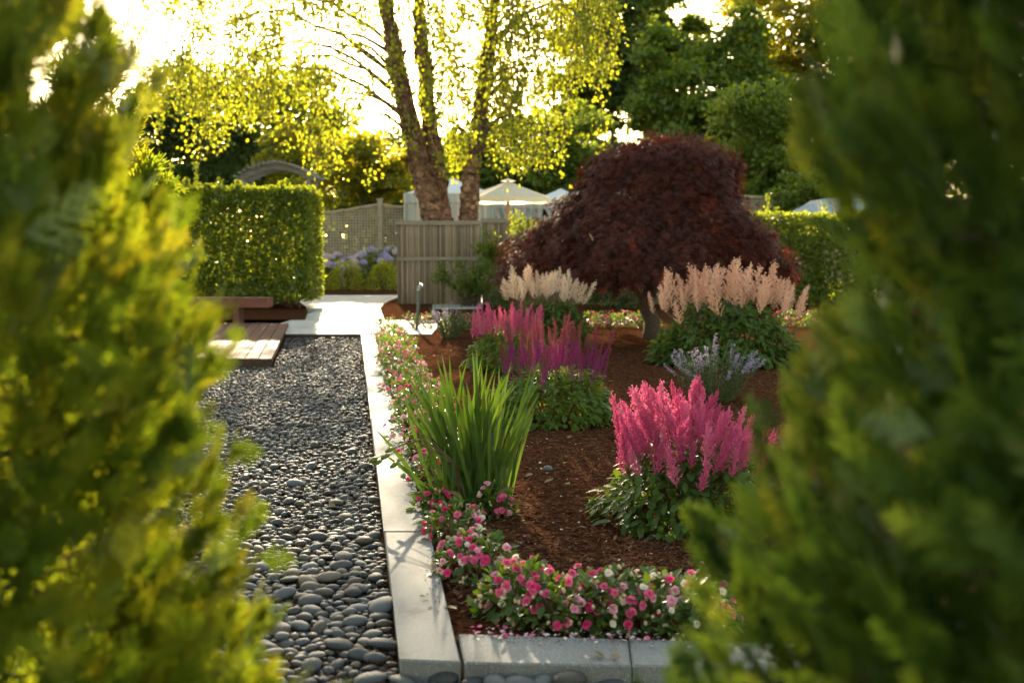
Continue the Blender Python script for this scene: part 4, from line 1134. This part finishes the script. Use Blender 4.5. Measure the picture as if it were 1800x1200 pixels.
def thuja(name, label, cx, cy, edges, side, mat, low, nfr=420, per=17, spl=(.065,.11), top_add=None, seed=5):
    """edges: the outline seen from the path, (pixel x, pixel y); the crown is a solid of revolution with lumps"""
    dist = math.hypot(cx, cy); ca = math.atan2(cx, cy)
    Z, RR = [], []
    for px, py in edges:
        d = ray(px, py); a = math.atan2(d[0], d[1]); de = abs(ca - a)
        Rr = dist*math.sin(de); tl = dist*math.cos(de)
        Z.append(H + d[2]/math.hypot(d[0], d[1])*tl); RR.append(Rr)
    for z, r in low: Z.append(z); RR.append(r)
    Z, RR = np.array(Z), np.array(RR); q = np.argsort(Z); Z, RR = Z[q], RR[q]
    o = thing(name, label, 'evergreen', (cx, cy, 0))
    zlo, zhi = Z[0], Z[-1]
    n = nfr
    z = rng.uniform(zlo, zhi, n*4); r = np.interp(z, Z, RR); kp = rng.random(n*4) < (r/r.max())*.9 + .05; z = z[kp][:n]; r = r[kp][:n]; n = len(z)
    a = rng.uniform(0, 2*math.pi, n)
    back = (np.sin(a)*math.sin(ca) + np.cos(a)*math.cos(ca) > .35) & (rng.random(n) < .6)   # thinner on the side turned away
    a, z, r = a[~back], z[~back], r[~back]; n = len(a)
    # lumps, quietest where the outline is seen
    tang = ca + math.pi + (-1 if side > 0 else 1) * (math.pi/2 - math.asin(min(.95, RR.max()/dist)))
    ax = np.stack([np.sin(a), np.cos(a), 0*a], 1)
    lump = np.array([mnoise.noise((v[0]*3.0, v[1]*3.0, zz*5.5 + seed)) for v, zz in zip(ax, z)])
    inner = rng.random(n) < .30
    f = ((.93 + .19*lump + rng.normal(0, .035, n)) * np.where(inner, rng.uniform(.6,.9,n), 1)).clip(.45, 1.05)
    tip = ax*(r*f)[:, None]; tip[:, 2] = z
    basep = ax*(r*f*.55)[:, None]; basep[:, 2] = z - .06 - .12*r
    ci = np.repeat(np.arange(n), per); m = len(ci)
    t = 1 - rng.random(m)**1.5*.62; t[::per] = 1.0
    ctrl = (tip + basep)/2 + ax*.05 - np.array([0,0,.05])
    tt = t[:, None]
    P = (1-tt)**2*basep[ci] + 2*tt*(1-tt)*ctrl[ci] + tt**2*tip[ci]
    fd = (tip - ctrl); fd /= np.linalg.norm(fd, axis=1)[:, None]
    side_v = np.cross(fd, np.array([0,0,1.])); side_v /= np.linalg.norm(side_v, axis=1)[:, None]
    pr = rng.uniform(-1.0, 1.0, n)[:, None]
    upv = np.cross(side_v, fd)
    plane = side_v*np.cos(pr) + upv*np.sin(pr)
    lat = rng.normal(0, .75, m)[:, None]; lat[::per] *= .2
    d = fd[ci] + plane[ci]*lat + rng.normal(0, .22, (m,3)) + np.array([0,0,.22])
    nrm = np.cross(plane[ci], fd[ci]) + rng.normal(0, .35, (m,3))
    P = P + plane[ci]*lat*.035
    L = rng.uniform(*spl, m)
    Pst = P - d/np.linalg.norm(d, axis=1)[:, None]*L[:, None]*.6
    tnt = (.55*rng.random(n)[ci] + .45*rng.random(m)); big_ = np.where(inner[ci], 1.7, 1.0)
    g = Geo()
    for k in range(3):
        sel = np.arange(m) % 3 == k
        g.inst(SPR[k], frames(d[sel], nrm[sel], (L*big_)[sel]), Pst[sel], tint=tnt[sel])
    part('foliage', g, MAT[mat], o)
    g = Geo(); g.tube([(0,0,-.05),(.01,0,.5),(0,.01,1.2),(0,0,zhi-.15)], [.055,.045,.03,.008], 8, wob=.08); part('trunk', g, MAT['bark'], o, True)
    g = Geo()
    for i in range(n):
        if rng.random() < .12: g.tube([(0,0,max(.05, basep[i][2]-.12)), basep[i]*(.5,.5,1) - (0,0,.05), basep[i], ctrl[i]], [.006,.004,.003,.002], 4, cap=False)
    part('branches', g, MAT['twig'], o)
    return o
LE = [(225,0),(272,60),(272,120),(235,190),(248,250),(312,330),(338,400),(400,470),(418,530),(428,590),(412,660),(412,740),(436,830),(420,900),(412,965),(470,1010),(555,1050),(580,1110),(560,1195)]
thuja('conical_evergreen', 'yellow green arborvitae close to the lens, filling the left side of the view', -.92, 1.50, LE, -1, 'thuja', [(2.0,.29),(2.35,.14),(2.65,.02),(.66,.66),(.45,.68),(.12,.56)], nfr=2550, per=9, spl=(.038,.068), seed=5)
RE = [(1440,-40),(1400,40),(1390,120),(1400,250),(1408,330),(1470,410),(1480,470),(1420,540),(1400,590),(1372,650),(1352,720),(1290,790),(1250,860),(1228,940),(1212,1020),(1180,1100),(1160,1190)]
thuja('conical_evergreen', 'shaded dark green arborvitae close to the lens, filling the right side of the view', (.87), 1.26, RE, 1, 'thuja_shaded', [(2.0,.33),(2.35,.17),(2.65,.02),(.66,.68),(.45,.68),(.12,.56)], nfr=2550, per=9, spl=(.044,.078), seed=9)
# a third one a little further back on the left
LE3 = [(250,150),(285,220),(312,300),(318,360),(330,420),(345,520),(360,620)]
thuja('conical_evergreen', 'slimmer arborvitae with feathery tips standing just behind the left one', -2.05, 4.6, LE3, -1, 'thuja', [(2.6,.42),(2.95,.18),(3.2,.02),(.5,.72),(.15,.62)], nfr=300, per=14, spl=(.10,.16), seed=3)
# ================================================================== THE BED'S PLANTS
def plane_leaf_mesh(name, tpl, mat, smooth=True):
    g = Geo(); V, L, S = tpl; g.raw(V, L, S); return g.mesh(name, MAT[mat], smooth)

# ---------------------------------------- impatiens
def flower_mesh(mat, k):
    r2 = np.random.default_rng(50 + k); g = Geo()
    pet = T([(0,0,0),(.40,.35,.10),(.46,.75,.08),(0,1,.0),(-.46,.75,.08),(-.40,.35,.10)], [(0,1,2,3),(0,3,4,5)])
    for ring, (cnt, ln_, el) in enumerate([(6,1.0,.12),(6,.78,.55),(5,.55,.95),(4,.36,1.3)]):
        a = np.arange(cnt)*2*math.pi/cnt + ring*.5 + r2.normal(0,.1,cnt)
        e = el + r2.normal(0,.10,cnt)
        d = np.stack([np.cos(a)*np.cos(e), np.sin(a)*np.cos(e), np.sin(e)], 1)
        g.inst(pet, frames(d, np.stack([-np.cos(a)*np.sin(e), -np.sin(a)*np.sin(e), np.cos(e)], 1), ln_*r2.uniform(.9,1.1,cnt)), np.tile([0,0,.03*ring], (cnt,1)))
    return g.mesh('flower', MAT[mat], True)
FLW = {m: [flower_mesh(m, k) for k in range(2)] for m in ('pink', 'hot', 'pale', 'white')}
IMPL = [plane_leaf_mesh('leaf', LEAF4, 'impleaf'), plane_leaf_mesh('leaf', SERR, 'impleaf')]
IMPN = 1.85
imp_group = 'double impatiens edging the bed'
def impatiens(label, x, y, rx, h, nfl, nleaf, mix, detail=0, ry=None, z0=.02):
    """mix: chances of pink, hot, pale, white; detail: how many of the upper leaves are parts of their own"""
    ry = ry or rx; nfl = int(nfl*IMPN); nleaf = int(nleaf*1.3)
    o = thing('impatiens', label, 'flower', (x, y, z0), imp_group)
    u = rdir(nleaf); u[:, 2] = np.abs(u[:, 2])
    q = 1 - np.abs(rng.normal(0, .16, nleaf))
    lump = np.array([1 + .22*mnoise.noise(Vector(v)*2.2 + Vector((x*3, y*3, 0))) for v in u])
    p = u*(q*lump)[:, None]*np.array([rx, ry, h]); p[:, 2] = p[:, 2]*.92 + .01
    d = u*.8 + rng.normal(0, .4, (nleaf,3)); d[:, 2] -= .25
    up = u*.6 + rng.normal(0,.25,(nleaf,3)) + (0,0,.9)
    L = rng.uniform(.032, .058, nleaf)
    M = frames(d, up, L, wid=1.05)
    front = np.argsort(-(u[:, 2]*.6 - u[:, 1]*.8 + rng.normal(0,.2,nleaf)))[:detail]
    sel = np.ones(nleaf, bool); sel[front] = False
    g = Geo(); g.inst(LEAF3 if not detail else LEAF4, M[sel], p[sel])
    # buds among the leaves
    nb = nfl
    ub = rdir(nb); ub[:, 2] = np.abs(ub[:, 2]); pb = ub*np.array([rx, ry, h])*rng.uniform(.95,1.1,(nb,1))
    g.inst(T(IV1*(.007,.007,.010), IF1), frames(rdir(nb), (0,0,1)), pb, 1)
    fo = part('foliage', g, [MAT['impleaf'], MAT['bud']], o, True)
    for i in front:
        b = mk('leaf', IMPL[int(i) % 2], o); b.matrix_local = Matrix.LocRotScale(Vector(p[i]), Matrix((M[i]/L[i]).tolist()).to_quaternion(), Vector((L[i]*1.05, L[i], L[i])))
    g = Geo()
    for k in range(9):
        a = rng.uniform(0, 6.28); g.tube([(0.01*math.cos(a),0.01*math.sin(a),-.02),(rx*.35*math.cos(a), ry*.35*math.sin(a), h*.4),(rx*.6*math.cos(a), ry*.6*math.sin(a), h*.7)], [.006,.005,.003], 5)
    part('stems', g, MAT['redstem'], o)
    for k in range(nfl):
        v = rdir(1)[0]; v[2] = abs(v[2])*.9 + .22; v /= np.linalg.norm(v)
        if v[1] > .3 and rng.random() < .5: v[1] *= -1
        lm = 1 + .22*mnoise.noise(Vector(v)*2.2 + Vector((x*3, y*3, 0)))
        m = rng.choice(['pink', 'hot', 'pale', 'white'], p=mix)
        b = mk('flower', FLW[m][int(rng.integers(2))], o)
        b.location = (v*np.array([rx, ry, h])*lm*rng.uniform(1.0, 1.1))
        dd = Vector(v*.8 + rng.normal(0,.3,3) + (0,-.35,.2)); b.rotation_euler = dd.to_track_quat('Z', 'Y').to_euler()
        b.rotation_euler.rotate_axis('Z', rng.uniform(0, 6))
        s = rng.uniform(.0145, .020) * (.85 if m == 'white' else 1); b.scale = (s, s, s)
    return o
PM, PW, PP = [.42,.26,.27,.05], [.28,.22,.25,.25], [.25,.15,.5,.10]
def Gk(px, py): return G(px, py, .02)
spec = [((912,1078),.155,.19,22,210,[.40,.25,.25,.10],26,'pink and white impatiens at the left end of the front row, beside the kerb corner'),
        ((990,1092),.165,.17,18,200,PM,24,'pink impatiens second from the left in the row along the front kerb'),
        ((1075,1094),.16,.19,15,200,PW,22,'impatiens with pink and cream flowers third from the left along the front kerb'),
        ((1150,1096),.15,.18,11,180,[.15,.1,.2,.55],18,'mostly cream white impatiens fourth from the left along the front kerb'),
        ((1222,1100),.15,.17,12,150,[.4,.2,.2,.2],10,'impatiens at the right end of the front row, against the dark evergreen'),
        ((838,1012),.17,.17,24,200,PM,22,'densely flowered pink impatiens beside the long kerb, nearest its front end'),
        ((800,950),.15,.16,16,170,[.4,.25,.25,.10],16,'pink impatiens beside the long kerb, just in front of the iris clump'),
        ((862,905),.12,.13,10,120,[.5,.2,.25,.05],8,'small pink impatiens tucked against the front of the iris clump'),
        ((765,905),.11,.12,8,100,[.5,.3,.15,.05],6,'small pink impatiens between the long kerb and the front of the iris')]
for (p, rx, h, nf, nl, mx, dt, lab) in spec:
    q = Gk(*p); impatiens(lab, q[0], q[1], rx, h, nf, nl, mx, dt)
yv = 6.15; k = 0
side_l = ['beside the iris, with white flowers among the pink', 'behind the iris leaves', 'just past the iris']
while yv < 16.2:
    x = kerb_right_x(yv) + .19 + rng.normal(0, .025)
    lab = f'pink impatiens along the long kerb, {ORD[min(k,19)]} one back from the iris clump'
    impatiens(lab, x, yv, rng.uniform(.21,.27), rng.uniform(.21,.28), int(rng.integers(10,16)) if k > 2 else 17, 200, [PW, PM, PP, PM, PP, [.4,.2,.38,.02]][k % 6], 4 if k < 4 else 0)
    yv += rng.uniform(.56, .68); k += 1
q0 = G(735,578); 
for i, px in enumerate([728, 752, 806, 828]):
    q = G(px, 581); impatiens(f'low pink impatiens by the leaning green stake, {ORD[i]} from the left', q[0], q[1] + rng.normal(0,.1), .26, .24, 10, 130, PM)
for i, px in enumerate([1040, 1068, 1098, 1128, 1385, 1415, 1440]):
    q = G(px, 577); impatiens(f'pink impatiens in the shade behind the maple trunk, {ORD[i]} from the left', q[0], q[1] + rng.normal(0,.1), .29, .25, 11, 140, [.35,.35,.15,.15])

# ---------------------------------------- iris clump
ib = G(835, 893, .02)
iris = thing('iris_clump', 'large clump of upright sword shaped iris leaves beside the long kerb', 'iris', ib)
def blade(b, tip, w0, bend, k):
    g = Geo(); n = 9; V = []; F = []
    b, tip = np.asarray(b, float), np.asarray(tip, float); L = np.linalg.norm(tip-b)
    v = (tip-b)/L; sd = np.cross(v, rdir(1)[0]*(.6) + (0, 1.0, 0)); sd /= np.linalg.norm(sd); nn = np.cross(sd, v)
    out = np.array([tip[0]-b[0], tip[1]-b[1], 0]); out /= np.linalg.norm(out)+1e-6
    for i in range(n):
        t = i/(n-1); c = b + v*L*t + (np.array([0,0,1])*.55 - out*.35)*bend*L*math.sin(t*math.pi)*.5*(1 if t < .5 else 1) 
        if t > .6: c = c + out*bend*L*.25*(t-.6)**2*4
        ww = w0*(.75 + .35*math.sin(min(1, t*1.6)*math.pi*.6)) * (1 - max(0, (t-.62)/.38)**1.7)
        V += [c - sd*ww, c + nn*ww*.22, c + sd*ww]
    for i in range(n-1):
        a = i*3; F += [(a, a+1, a+4, a+3), (a+1, a+2, a+5, a+4)]
    g.add(V, F); return g
IY = ib[1]
tips = [(612,832),(622,790),(640,868),(650,750),(668,820),(670,770),(655,808),(690,788),(640,808),(680,845),(660,880),(700,900),(720,865),(735,905),(705,925),(745,925),(695,765),(700,835),(688,720),(718,770),
        (640,728),(700,712),(618,835),(610,838),(660,738),(676,735),(730,745),(648,775),(632,845),(690,880),(702,890),(725,920),(650,842),(665,868),(712,812),(760,910),(672,705)]
cnt = 0
for (py, px) in tips:
    Y = IY + rng.uniform(-.22, .22)
    t = D(px, py, Y) - ib
    b = np.array([t[0]*.22 + rng.normal(0, .045), rng.uniform(-.09,.09), rng.uniform(-.02,.02)])
    part('blade', blade(b, t, rng.uniform(.0085,.0125), rng.normal(.07,.07), cnt), MAT['iris'], iris, True); cnt += 1
for k in range(72):
    a = rng.normal(-.03, .31); ln_ = rng.uniform(.34, .80)
    tl = np.array([math.sin(a)*ln_, rng.normal(0, .16), math.cos(a)*ln_])
    b = np.array([tl[0]*.20 + rng.normal(0, .07), rng.uniform(-.12,.12), rng.uniform(-.02,.02)])
    part('blade', blade(b, tl + b*.3, rng.uniform(.007,.0115), rng.normal(.08,.10), cnt), MAT['iris'], iris, True); cnt += 1
for (px, py, dy) in [(728,935,-.25),(760,890,-.2),(715,868,-.2),(735,850,-.15)]:
    t = D(px, py, IY + dy) - ib
    b = np.array([t[0]*.35, dy*.4, .02])
    part('blade', blade(b, t, .013, .16, cnt), MAT['iris'], iris, True); cnt += 1
for (a_, b_) in [(-.30,.20),(.28,.16),(-.12,.30),(.20,.34),(.02,.12)]:
    part('dead_blade', blade((a_*.3, -.10, .02), (a_, -.28, b_*.5), .009, .3, cnt), MAT['dryleaf'], iris, True)
for (px, py) in [(672,808),(685,798),(693,787),(664,804),(700,812)]:
    t = D(px, py, IY - .1) - ib
    g = Geo(); b = np.array([t[0]*.25, -.08, .25]); md = (b+t)/2 + (0,0,.10)
    g.tube([b*(.4,.4,0), b, md, t], [.004,.0035,.003,.0025], 5, cap=False); st_ = part('seed_stalk', g, MAT['redstem'], iris)
    v = (t-md)/np.linalg.norm(t-md)
    g = Geo(); g.tube([t, t+v*.012, t+v*.028, t+v*.042, t+v*.05], [.004,.011,.013,.009,.002], 7); part('pod', g, MAT['pod'], st_, True)

# ---------------------------------------- astilbes
def plume_mesh(mat, k, nb=30, spread=.20, fl=.020, steep=.9, nfl=9, tip=None):
    """a plume one unit tall: side branches spiral up the stalk, each beaded with florets"""
    r2 = np.random.default_rng(200+k); g = Geo(); P, U = [], []
    axis = lambda t: np.array([.05*math.sin(t*2.2 + k), .05*math.sin(t*1.7 + 2*k), t])
    for i in range(nb):
        t = .02 + .90*(i/nb)**.9; a = i*2.4 + r2.normal(0,.3); L = spread*(1-t)**.75*(.75 + .5*r2.random()) * (1.0 if t > .08 else .8) + .02
        d = np.array([math.cos(a), math.sin(a), steep + r2.normal(0,.15)]); d /= np.linalg.norm(d)
        m = max(3, int(nfl*(L/spread)*1.2 + 2))
        s = np.linspace(.1, 1, m)[:, None]
        q = axis(t) + d*s*L*1.5 + np.array([0,0,.12*L])*(s**2)
        P.append(q); U.append(np.tile(d, (m,1)))
    tt = np.linspace(.1, 1.0, 26); P.append(np.array([axis(t) for t in tt])); U.append(np.tile([0,0,1.], (26,1)))
    P = np.concatenate(P); U = np.concatenate(U); n = len(P)
    FLO = T([(-.5,0,-.5),(.5,0,-.5),(.5,0,.5),(-.5,0,.5),(0,-.5,-.5),(0,.5,-.5),(0,.5,.5),(0,-.5,.5),(-.5,-.5,0),(.5,-.5,0),(.5,.5,0),(-.5,.5,0)], [(0,1,2,3),(4,5,6,7),(8,9,10,11)])
    for rep in range(2):
        hi = P[:, 2] > (.50 if tip else 9)
        for sel, mi in ((~hi, 0), (hi, 2)):
            q = P[sel]; g.inst(FLO, frames(rdir(len(q)), rdir(len(q)), fl*r2.uniform(.6,1.25,len(q))), q + r2.normal(0, fl*.55, q.shape), mi)
    g.tube([axis(t) for t in np.linspace(0,1,6)], np.linspace(.008,.003,6), 4, 1)
    return g.mesh('plume', [MAT[mat], MAT['redstem'], MAT[tip or mat]])
ASTL = [plane_leaf_mesh('leaf', SERR, 'astleaf'), plane_leaf_mesh('leaf', LEAF4, 'astleaf')]
ASTL2 = [plane_leaf_mesh('leaf', SERR, 'astleaf2'), plane_leaf_mesh('leaf', LEAF4, 'astleaf2')]
def astilbe(label, c, rx, ry, h, nleaf, lsz, mat, meshes, plumes, nparts, lm, cat='astilbe', tp=None, group='astilbes in the bed', lump=.22):
    """plumes: (local base point, direction, length)"""
    o = thing('astilbe', label, cat, c, group)
    u = rdir(nleaf); u[:, 2] = np.abs(u[:, 2])*1.0
    q = 1 - np.abs(rng.normal(0, .15, nleaf)); lp_ = np.array([1 + lump*mnoise.noise(Vector(v)*2.5 + Vector(c)) for v in u])
    p = u*(q*lp_)[:, None]*np.array([rx, ry, h]); p[:, 2] = p[:, 2]*.97 + .02
    d = u*np.array([.9,.9,.3]) + rng.normal(0,.38,(nleaf,3)); d[:, 2] -= .38
    up = u*.5 + rng.normal(0,.22,(nleaf,3)) + (0,0,.9); L = lsz*rng.uniform(.65,1.25,nleaf)
    M = frames(d, up, L)
    front = np.argsort(u[:, 1] - u[:, 2]*.3 + rng.normal(0,.15,nleaf))[:nparts]
    sel = np.ones(nleaf, bool); sel[front] = False
    g = Geo(); g.inst(tp or LEAF4, M[sel], p[sel]); part('foliage', g, MAT[mat], o, True)
    for i in front:
        b = mk('leaf', lm[int(i) % 2 if lsz < .05 else 0], o); b.matrix_local = Matrix.LocRotScale(Vector(p[i]), Matrix((M[i]/L[i]).tolist()).to_quaternion(), Vector((L[i],)*3))
    g = Geo()
    for (b, dr, ln_) in plumes:
        b = np.asarray(b, float); g.tube([(b[0]*.25, b[1]*.25, 0), (b[0]*.6, b[1]*.6, b[2]*.6), tuple(b)], [.004,.0035,.003], 4, cap=False)
    part('stems', g, MAT['redstem'], o)
    for i, (b, dr, ln_) in enumerate(plumes):
        e = mk('plume', meshes[i % len(meshes)], o); e.location = b
        e.rotation_euler = Vector(dr).to_track_quat('Z', 'Y').to_euler(); e.rotation_euler.rotate_axis('Z', rng.uniform(0, 6.28)); w_ = ln_*rng.uniform(.65,1.15); e.scale = (w_, w_, ln_)
    return o
def ring_plumes(n, rx, ry, zb, zt, ln, lean=.35, jit=.15):
    out = []
    for i in range(n):
        a = i*2.39996; q = ((i+.5)/n)**.5
        b = np.array([rx*q*math.cos(a), ry*q*math.sin(a), zt - (zt-zb)*q**2.2 + rng.normal(0, .02)])
        out.append((b + np.array([0,0,rng.normal(0,.015)]), np.array([lean*q*math.cos(a) + rng.normal(0,jit), lean*q*math.sin(a) + rng.normal(0,jit), 1.0]), ln*rng.uniform(.6,1.25)))
    return out

# rose pink, nearest
PK = [plume_mesh('ast_pink', k, 34, .155, .022, 1.15, 9) for k in range(5)]
c = G(1205, 915, .02)
pl_ = ring_plumes(92, .325, .30, .215, .46, .215, .42, .16)
astilbe('rose pink astilbe with dense feathery plumes over dark toothed leaves, nearest in the bed', c, .42, .38, .36, 1900, .062, 'astleaf', PK, pl_, 260, ASTL, tp=SERR)
# mauve pink, middle
MV = [plume_mesh('ast_mid', 10+k, 30, .125, .020, 1.15, 8) for k in range(4)]
c = G(892, 650, .02)
astilbe('mauve pink astilbe with upright plumes behind the purple one', c, .42, .38, .42, 900, .08, 'astleaf2', MV, ring_plumes(40, .36, .3, .33, .40, .30, .18, .10), 0, ASTL2)
# purple, slender plumes
PU = [plume_mesh('ast_purple', 20+k, 30, .085, .015, 1.5, 6, 'ast_tip') for k in range(4)]
c = G(975, 742, .02)
astilbe('purple astilbe with slender dark spikes over a wide mound of bright leaves', c, .47, .44, .40, 2200, .062, 'astleaf2', PU, ring_plumes(52, .38, .33, .33, .42, .34, .20, .11), 40, ASTL2)
# cream, two
CR = [plume_mesh('ast_cream', 30+k, 30, .18, .022, 1.0, 9) for k in range(5)]
c = G(1275, 640, .02)
astilbe('broad cream astilbe with peach tinted plumes in front of the maple, at the right', c, .80, .58, .66, 2600, .10, 'astleaf', CR, ring_plumes(56, .82, .5, .50, .74, .38, .30, .18), 40, ASTL)
CR2 = [plume_mesh('ast_cream2', 40+k, 26, .18, .024, .9, 8) for k in range(4)]
c = D(956, 640, 14.0); c[2] = .02
astilbe('pale cream astilbe lit from behind under the left skirt of the maple', c, .58, .42, .64, 2000, .09, 'astleaf', CR2, ring_plumes(44, .50, .36, .58, .72, .30, .30, .18), 0, ASTL)

# ---------------------------------------- catmint
def catmint(label, c, rx, h, nst, mat_leaf='catmint', nsp=30):
    o = thing('catmint', label, 'catmint', c, 'lavender coloured catmint')
    gl, gs = Geo(), Geo()
    for k in range(nst):
        a = rng.uniform(0, 6.28); q = rng.random()**.5
        t = np.array([rx*q*math.cos(a), rx*.8*q*math.sin(a), h*rng.uniform(.65, 1.1)*(1-.3*q)]); b = t*(.35,.35,0)
        L = limb(b, t, .03, 6, .08); gs.tube(L, np.linspace(.004,.002,6), 4, cap=False)
        m = 26; tt = rng.random(m)*.75; ii = tt*5; i0 = ii.astype(int); f = (ii-i0)[:, None]
        P = L[i0]*(1-f) + L[i0+1]*f; d = rng.normal(0,1,(m,3)); d[:, 2] = np.abs(d[:, 2])*.4
        gl.inst(LEAF2, frames(d, (0,0,1), rng.uniform(.02,.042,m)), P)
        if k < nsp:
            g = Geo(); m = 60; tt = .62 + rng.random(m)*.38; tt = np.round(tt*22)/22; ii = np.minimum(tt*5, 4.99); i0 = ii.astype(int); f = (ii-i0)[:, None]
            P = L[i0]*(1-f) + L[i0+1]*f + rng.normal(0,.006,(m,3)); d = rng.normal(0,1,(m,3)); d[:, 2] = np.abs(d[:, 2])*.5
            g.inst(LEAF2, frames(d, rdir(m), rng.uniform(.012,.022,m)), P); part('flower_spike', g, MAT['lav'], o)
    part('foliage', gl, MAT[mat_leaf], o); part('stems', gs, MAT['stem'], o)
catmint('grey green catmint with lavender spikes behind the rose pink astilbe', G(1255, 705, .02), .44, .54, 80, nsp=32)
catmint('pale catmint with a few lavender spikes in front of the bamboo fence', G(792, 594, .02), .32, .55, 55, nsp=14)

# ================================================================== SMALL THINGS ON THE GROUND
LFM = plane_leaf_mesh('fallen_leaf', SERR, 'dryleaf'); LFM2 = plane_leaf_mesh('fallen_leaf', LEAF4, 'dryleaf')
gl_ = plane_leaf_mesh('fallen_leaf', SERR, 'oakgreen')
def fallen(px, py, s, label, me=None, z=.036, rz=None):
    p = G(px, py, z); o = mk('fallen_leaf', me or LFM)
    o.location = p; o.rotation_euler = (rng.normal(.15,.2), rng.normal(0,.25), rng.uniform(0,6.28) if rz is None else rz); o.scale = (s*1.3, s, s)
    tag(o, label, 'leaf', 'leaves fallen in the garden')
mz = .05
fallen(803,1070,.055,'pale green fallen leaf on the mulch in the kerb corner', gl_, mz)
fallen(1058,1153,.05,'curled green fallen leaf on top of the front kerb', gl_, .06)
fallen(1090,1156,.045,'brown fallen leaf on top of the front kerb, right of the curled green one', None, .06)
fallen(957,848,.06,'pale green leaf lying flat in the middle of the mulch', gl_, mz)
fallen(995,848,.05,'green leaf standing on edge in the mulch, right of the flat pale one', gl_, mz)
fallen(922,820,.05,'yellowish fallen leaf on the mulch right of the iris', None, mz)
fallen(917,955,.05,'bright green leaf on the mulch beside the pink impatiens', gl_, mz)
fallen(1018,925,.045,'grey dry leaf on the mulch in front of the rose astilbe', None, mz)
fallen(937,832,.05,'brown dry leaf on the mulch between the yellowish leaf and the small blue pebble', LFM2, mz)
fallen(995,812,.05,'small green leaf on the mulch just behind the blue pebble', gl_, mz)
fallen(1000,770,.05,'dark curled leaf on the mulch below the purple astilbe', LFM2, mz)
fallen(878,955,.04,'brown leaf at the foot of the pink impatiens', LFM2, mz)
fallen(738,1048,.03,'small dark crumpled leaf on the long kerb near its front end', LFM2, .06)
fallen(756,1055,.028,'tiny dark leaf on the long kerb, right of the crumpled one', LFM2, .06)
fallen(555,868,.05,'orange brown leaf on the pebbles beside the left evergreen', None, .01)
fallen(590,890,.045,'small brown leaf between pebbles in the shade', LFM2, .01)
p = D(1042,424,13.95); o = mk('fallen_leaf', LFM); o.location = p; o.rotation_euler = (1.1,.2,1.0); o.scale = (.16,.12,.12); tag(o, 'tan dry leaf caught on the left side of the purple maple', 'leaf', 'leaves fallen in the garden')
g = Geo(); g.add(IV2*(.028,.024,.018), IF2); o = mk('pebble', g.mesh('pebble', MAT['pebble'], True)); o.location = G(963, 823, .045); tag(o, 'single blue grey pebble lying on the mulch between iris and rose astilbe', 'pebble')
# dropped petals below the rows
n = 300
a = rng.random(n)
x = np.where(a < .55, rng.uniform(FB0[0]+.05, FB1[0], n), 0); y = np.where(a < .55, np.array([front_back_y(v) for v in x]) + rng.normal(.035, .05, n), 0)
m = a >= .55; y[m] = 1/(1/4.2 + rng.random(m.sum())*(1/14. - 1/4.2)); x[m] = np.array([kerb_right_x(v) for v in y[m]]) + rng.uniform(.0, 1.0, m.sum())**1.5*1.2
z = np.where(y < np.array([front_back_y(v) for v in x]), .056, .045) 
d = rng.normal(size=(n,3)); d[:, 2] *= .2
g = Geo(); g.inst(LEAF3, frames(d, (0,0,1), rng.uniform(.010,.022,n), rng.normal(0,.4,n), wid=1.6), np.stack([x, y, z], 1))
M_ = [MAT['pink'], MAT['pale'], MAT['white']]
for i in range(len(g.M)): g.M[i] = np.repeat(rng.integers(0, 3, n), 2)
o = mk('fallen_petals', g.mesh('fallen_petals', M_)); o['kind'] = 'stuff'
# crumbs of mulch kicked onto the kerb
n = 420
y = rng.uniform(3.9, 9, n); x = np.array([kerb_right_x(v) for v in y]) - np.abs(rng.normal(0, .035, n))
k = n // 2; x[:k] = rng.uniform(FB0[0], FB1[0], k); y[:k] = np.array([front_back_y(v) for v in x[:k]]) - np.abs(rng.normal(0, .04, k))
d = rng.normal(size=(n,3)); d[:, 2] *= .15
M = frames(d, (0,0,1), 1.0); M[:, :, 1] *= rng.uniform(.004,.014,n)[:,None]; M[:, :, 0] *= .004; M[:, :, 2] *= .003
g = Geo(); g.inst(CHIP, M, np.stack([x, y, np.full(n, .0535)], 1)); o = mk('mulch_crumbs', g.mesh('mulch_crumbs', MAT['chip'])); o['kind'] = 'stuff'
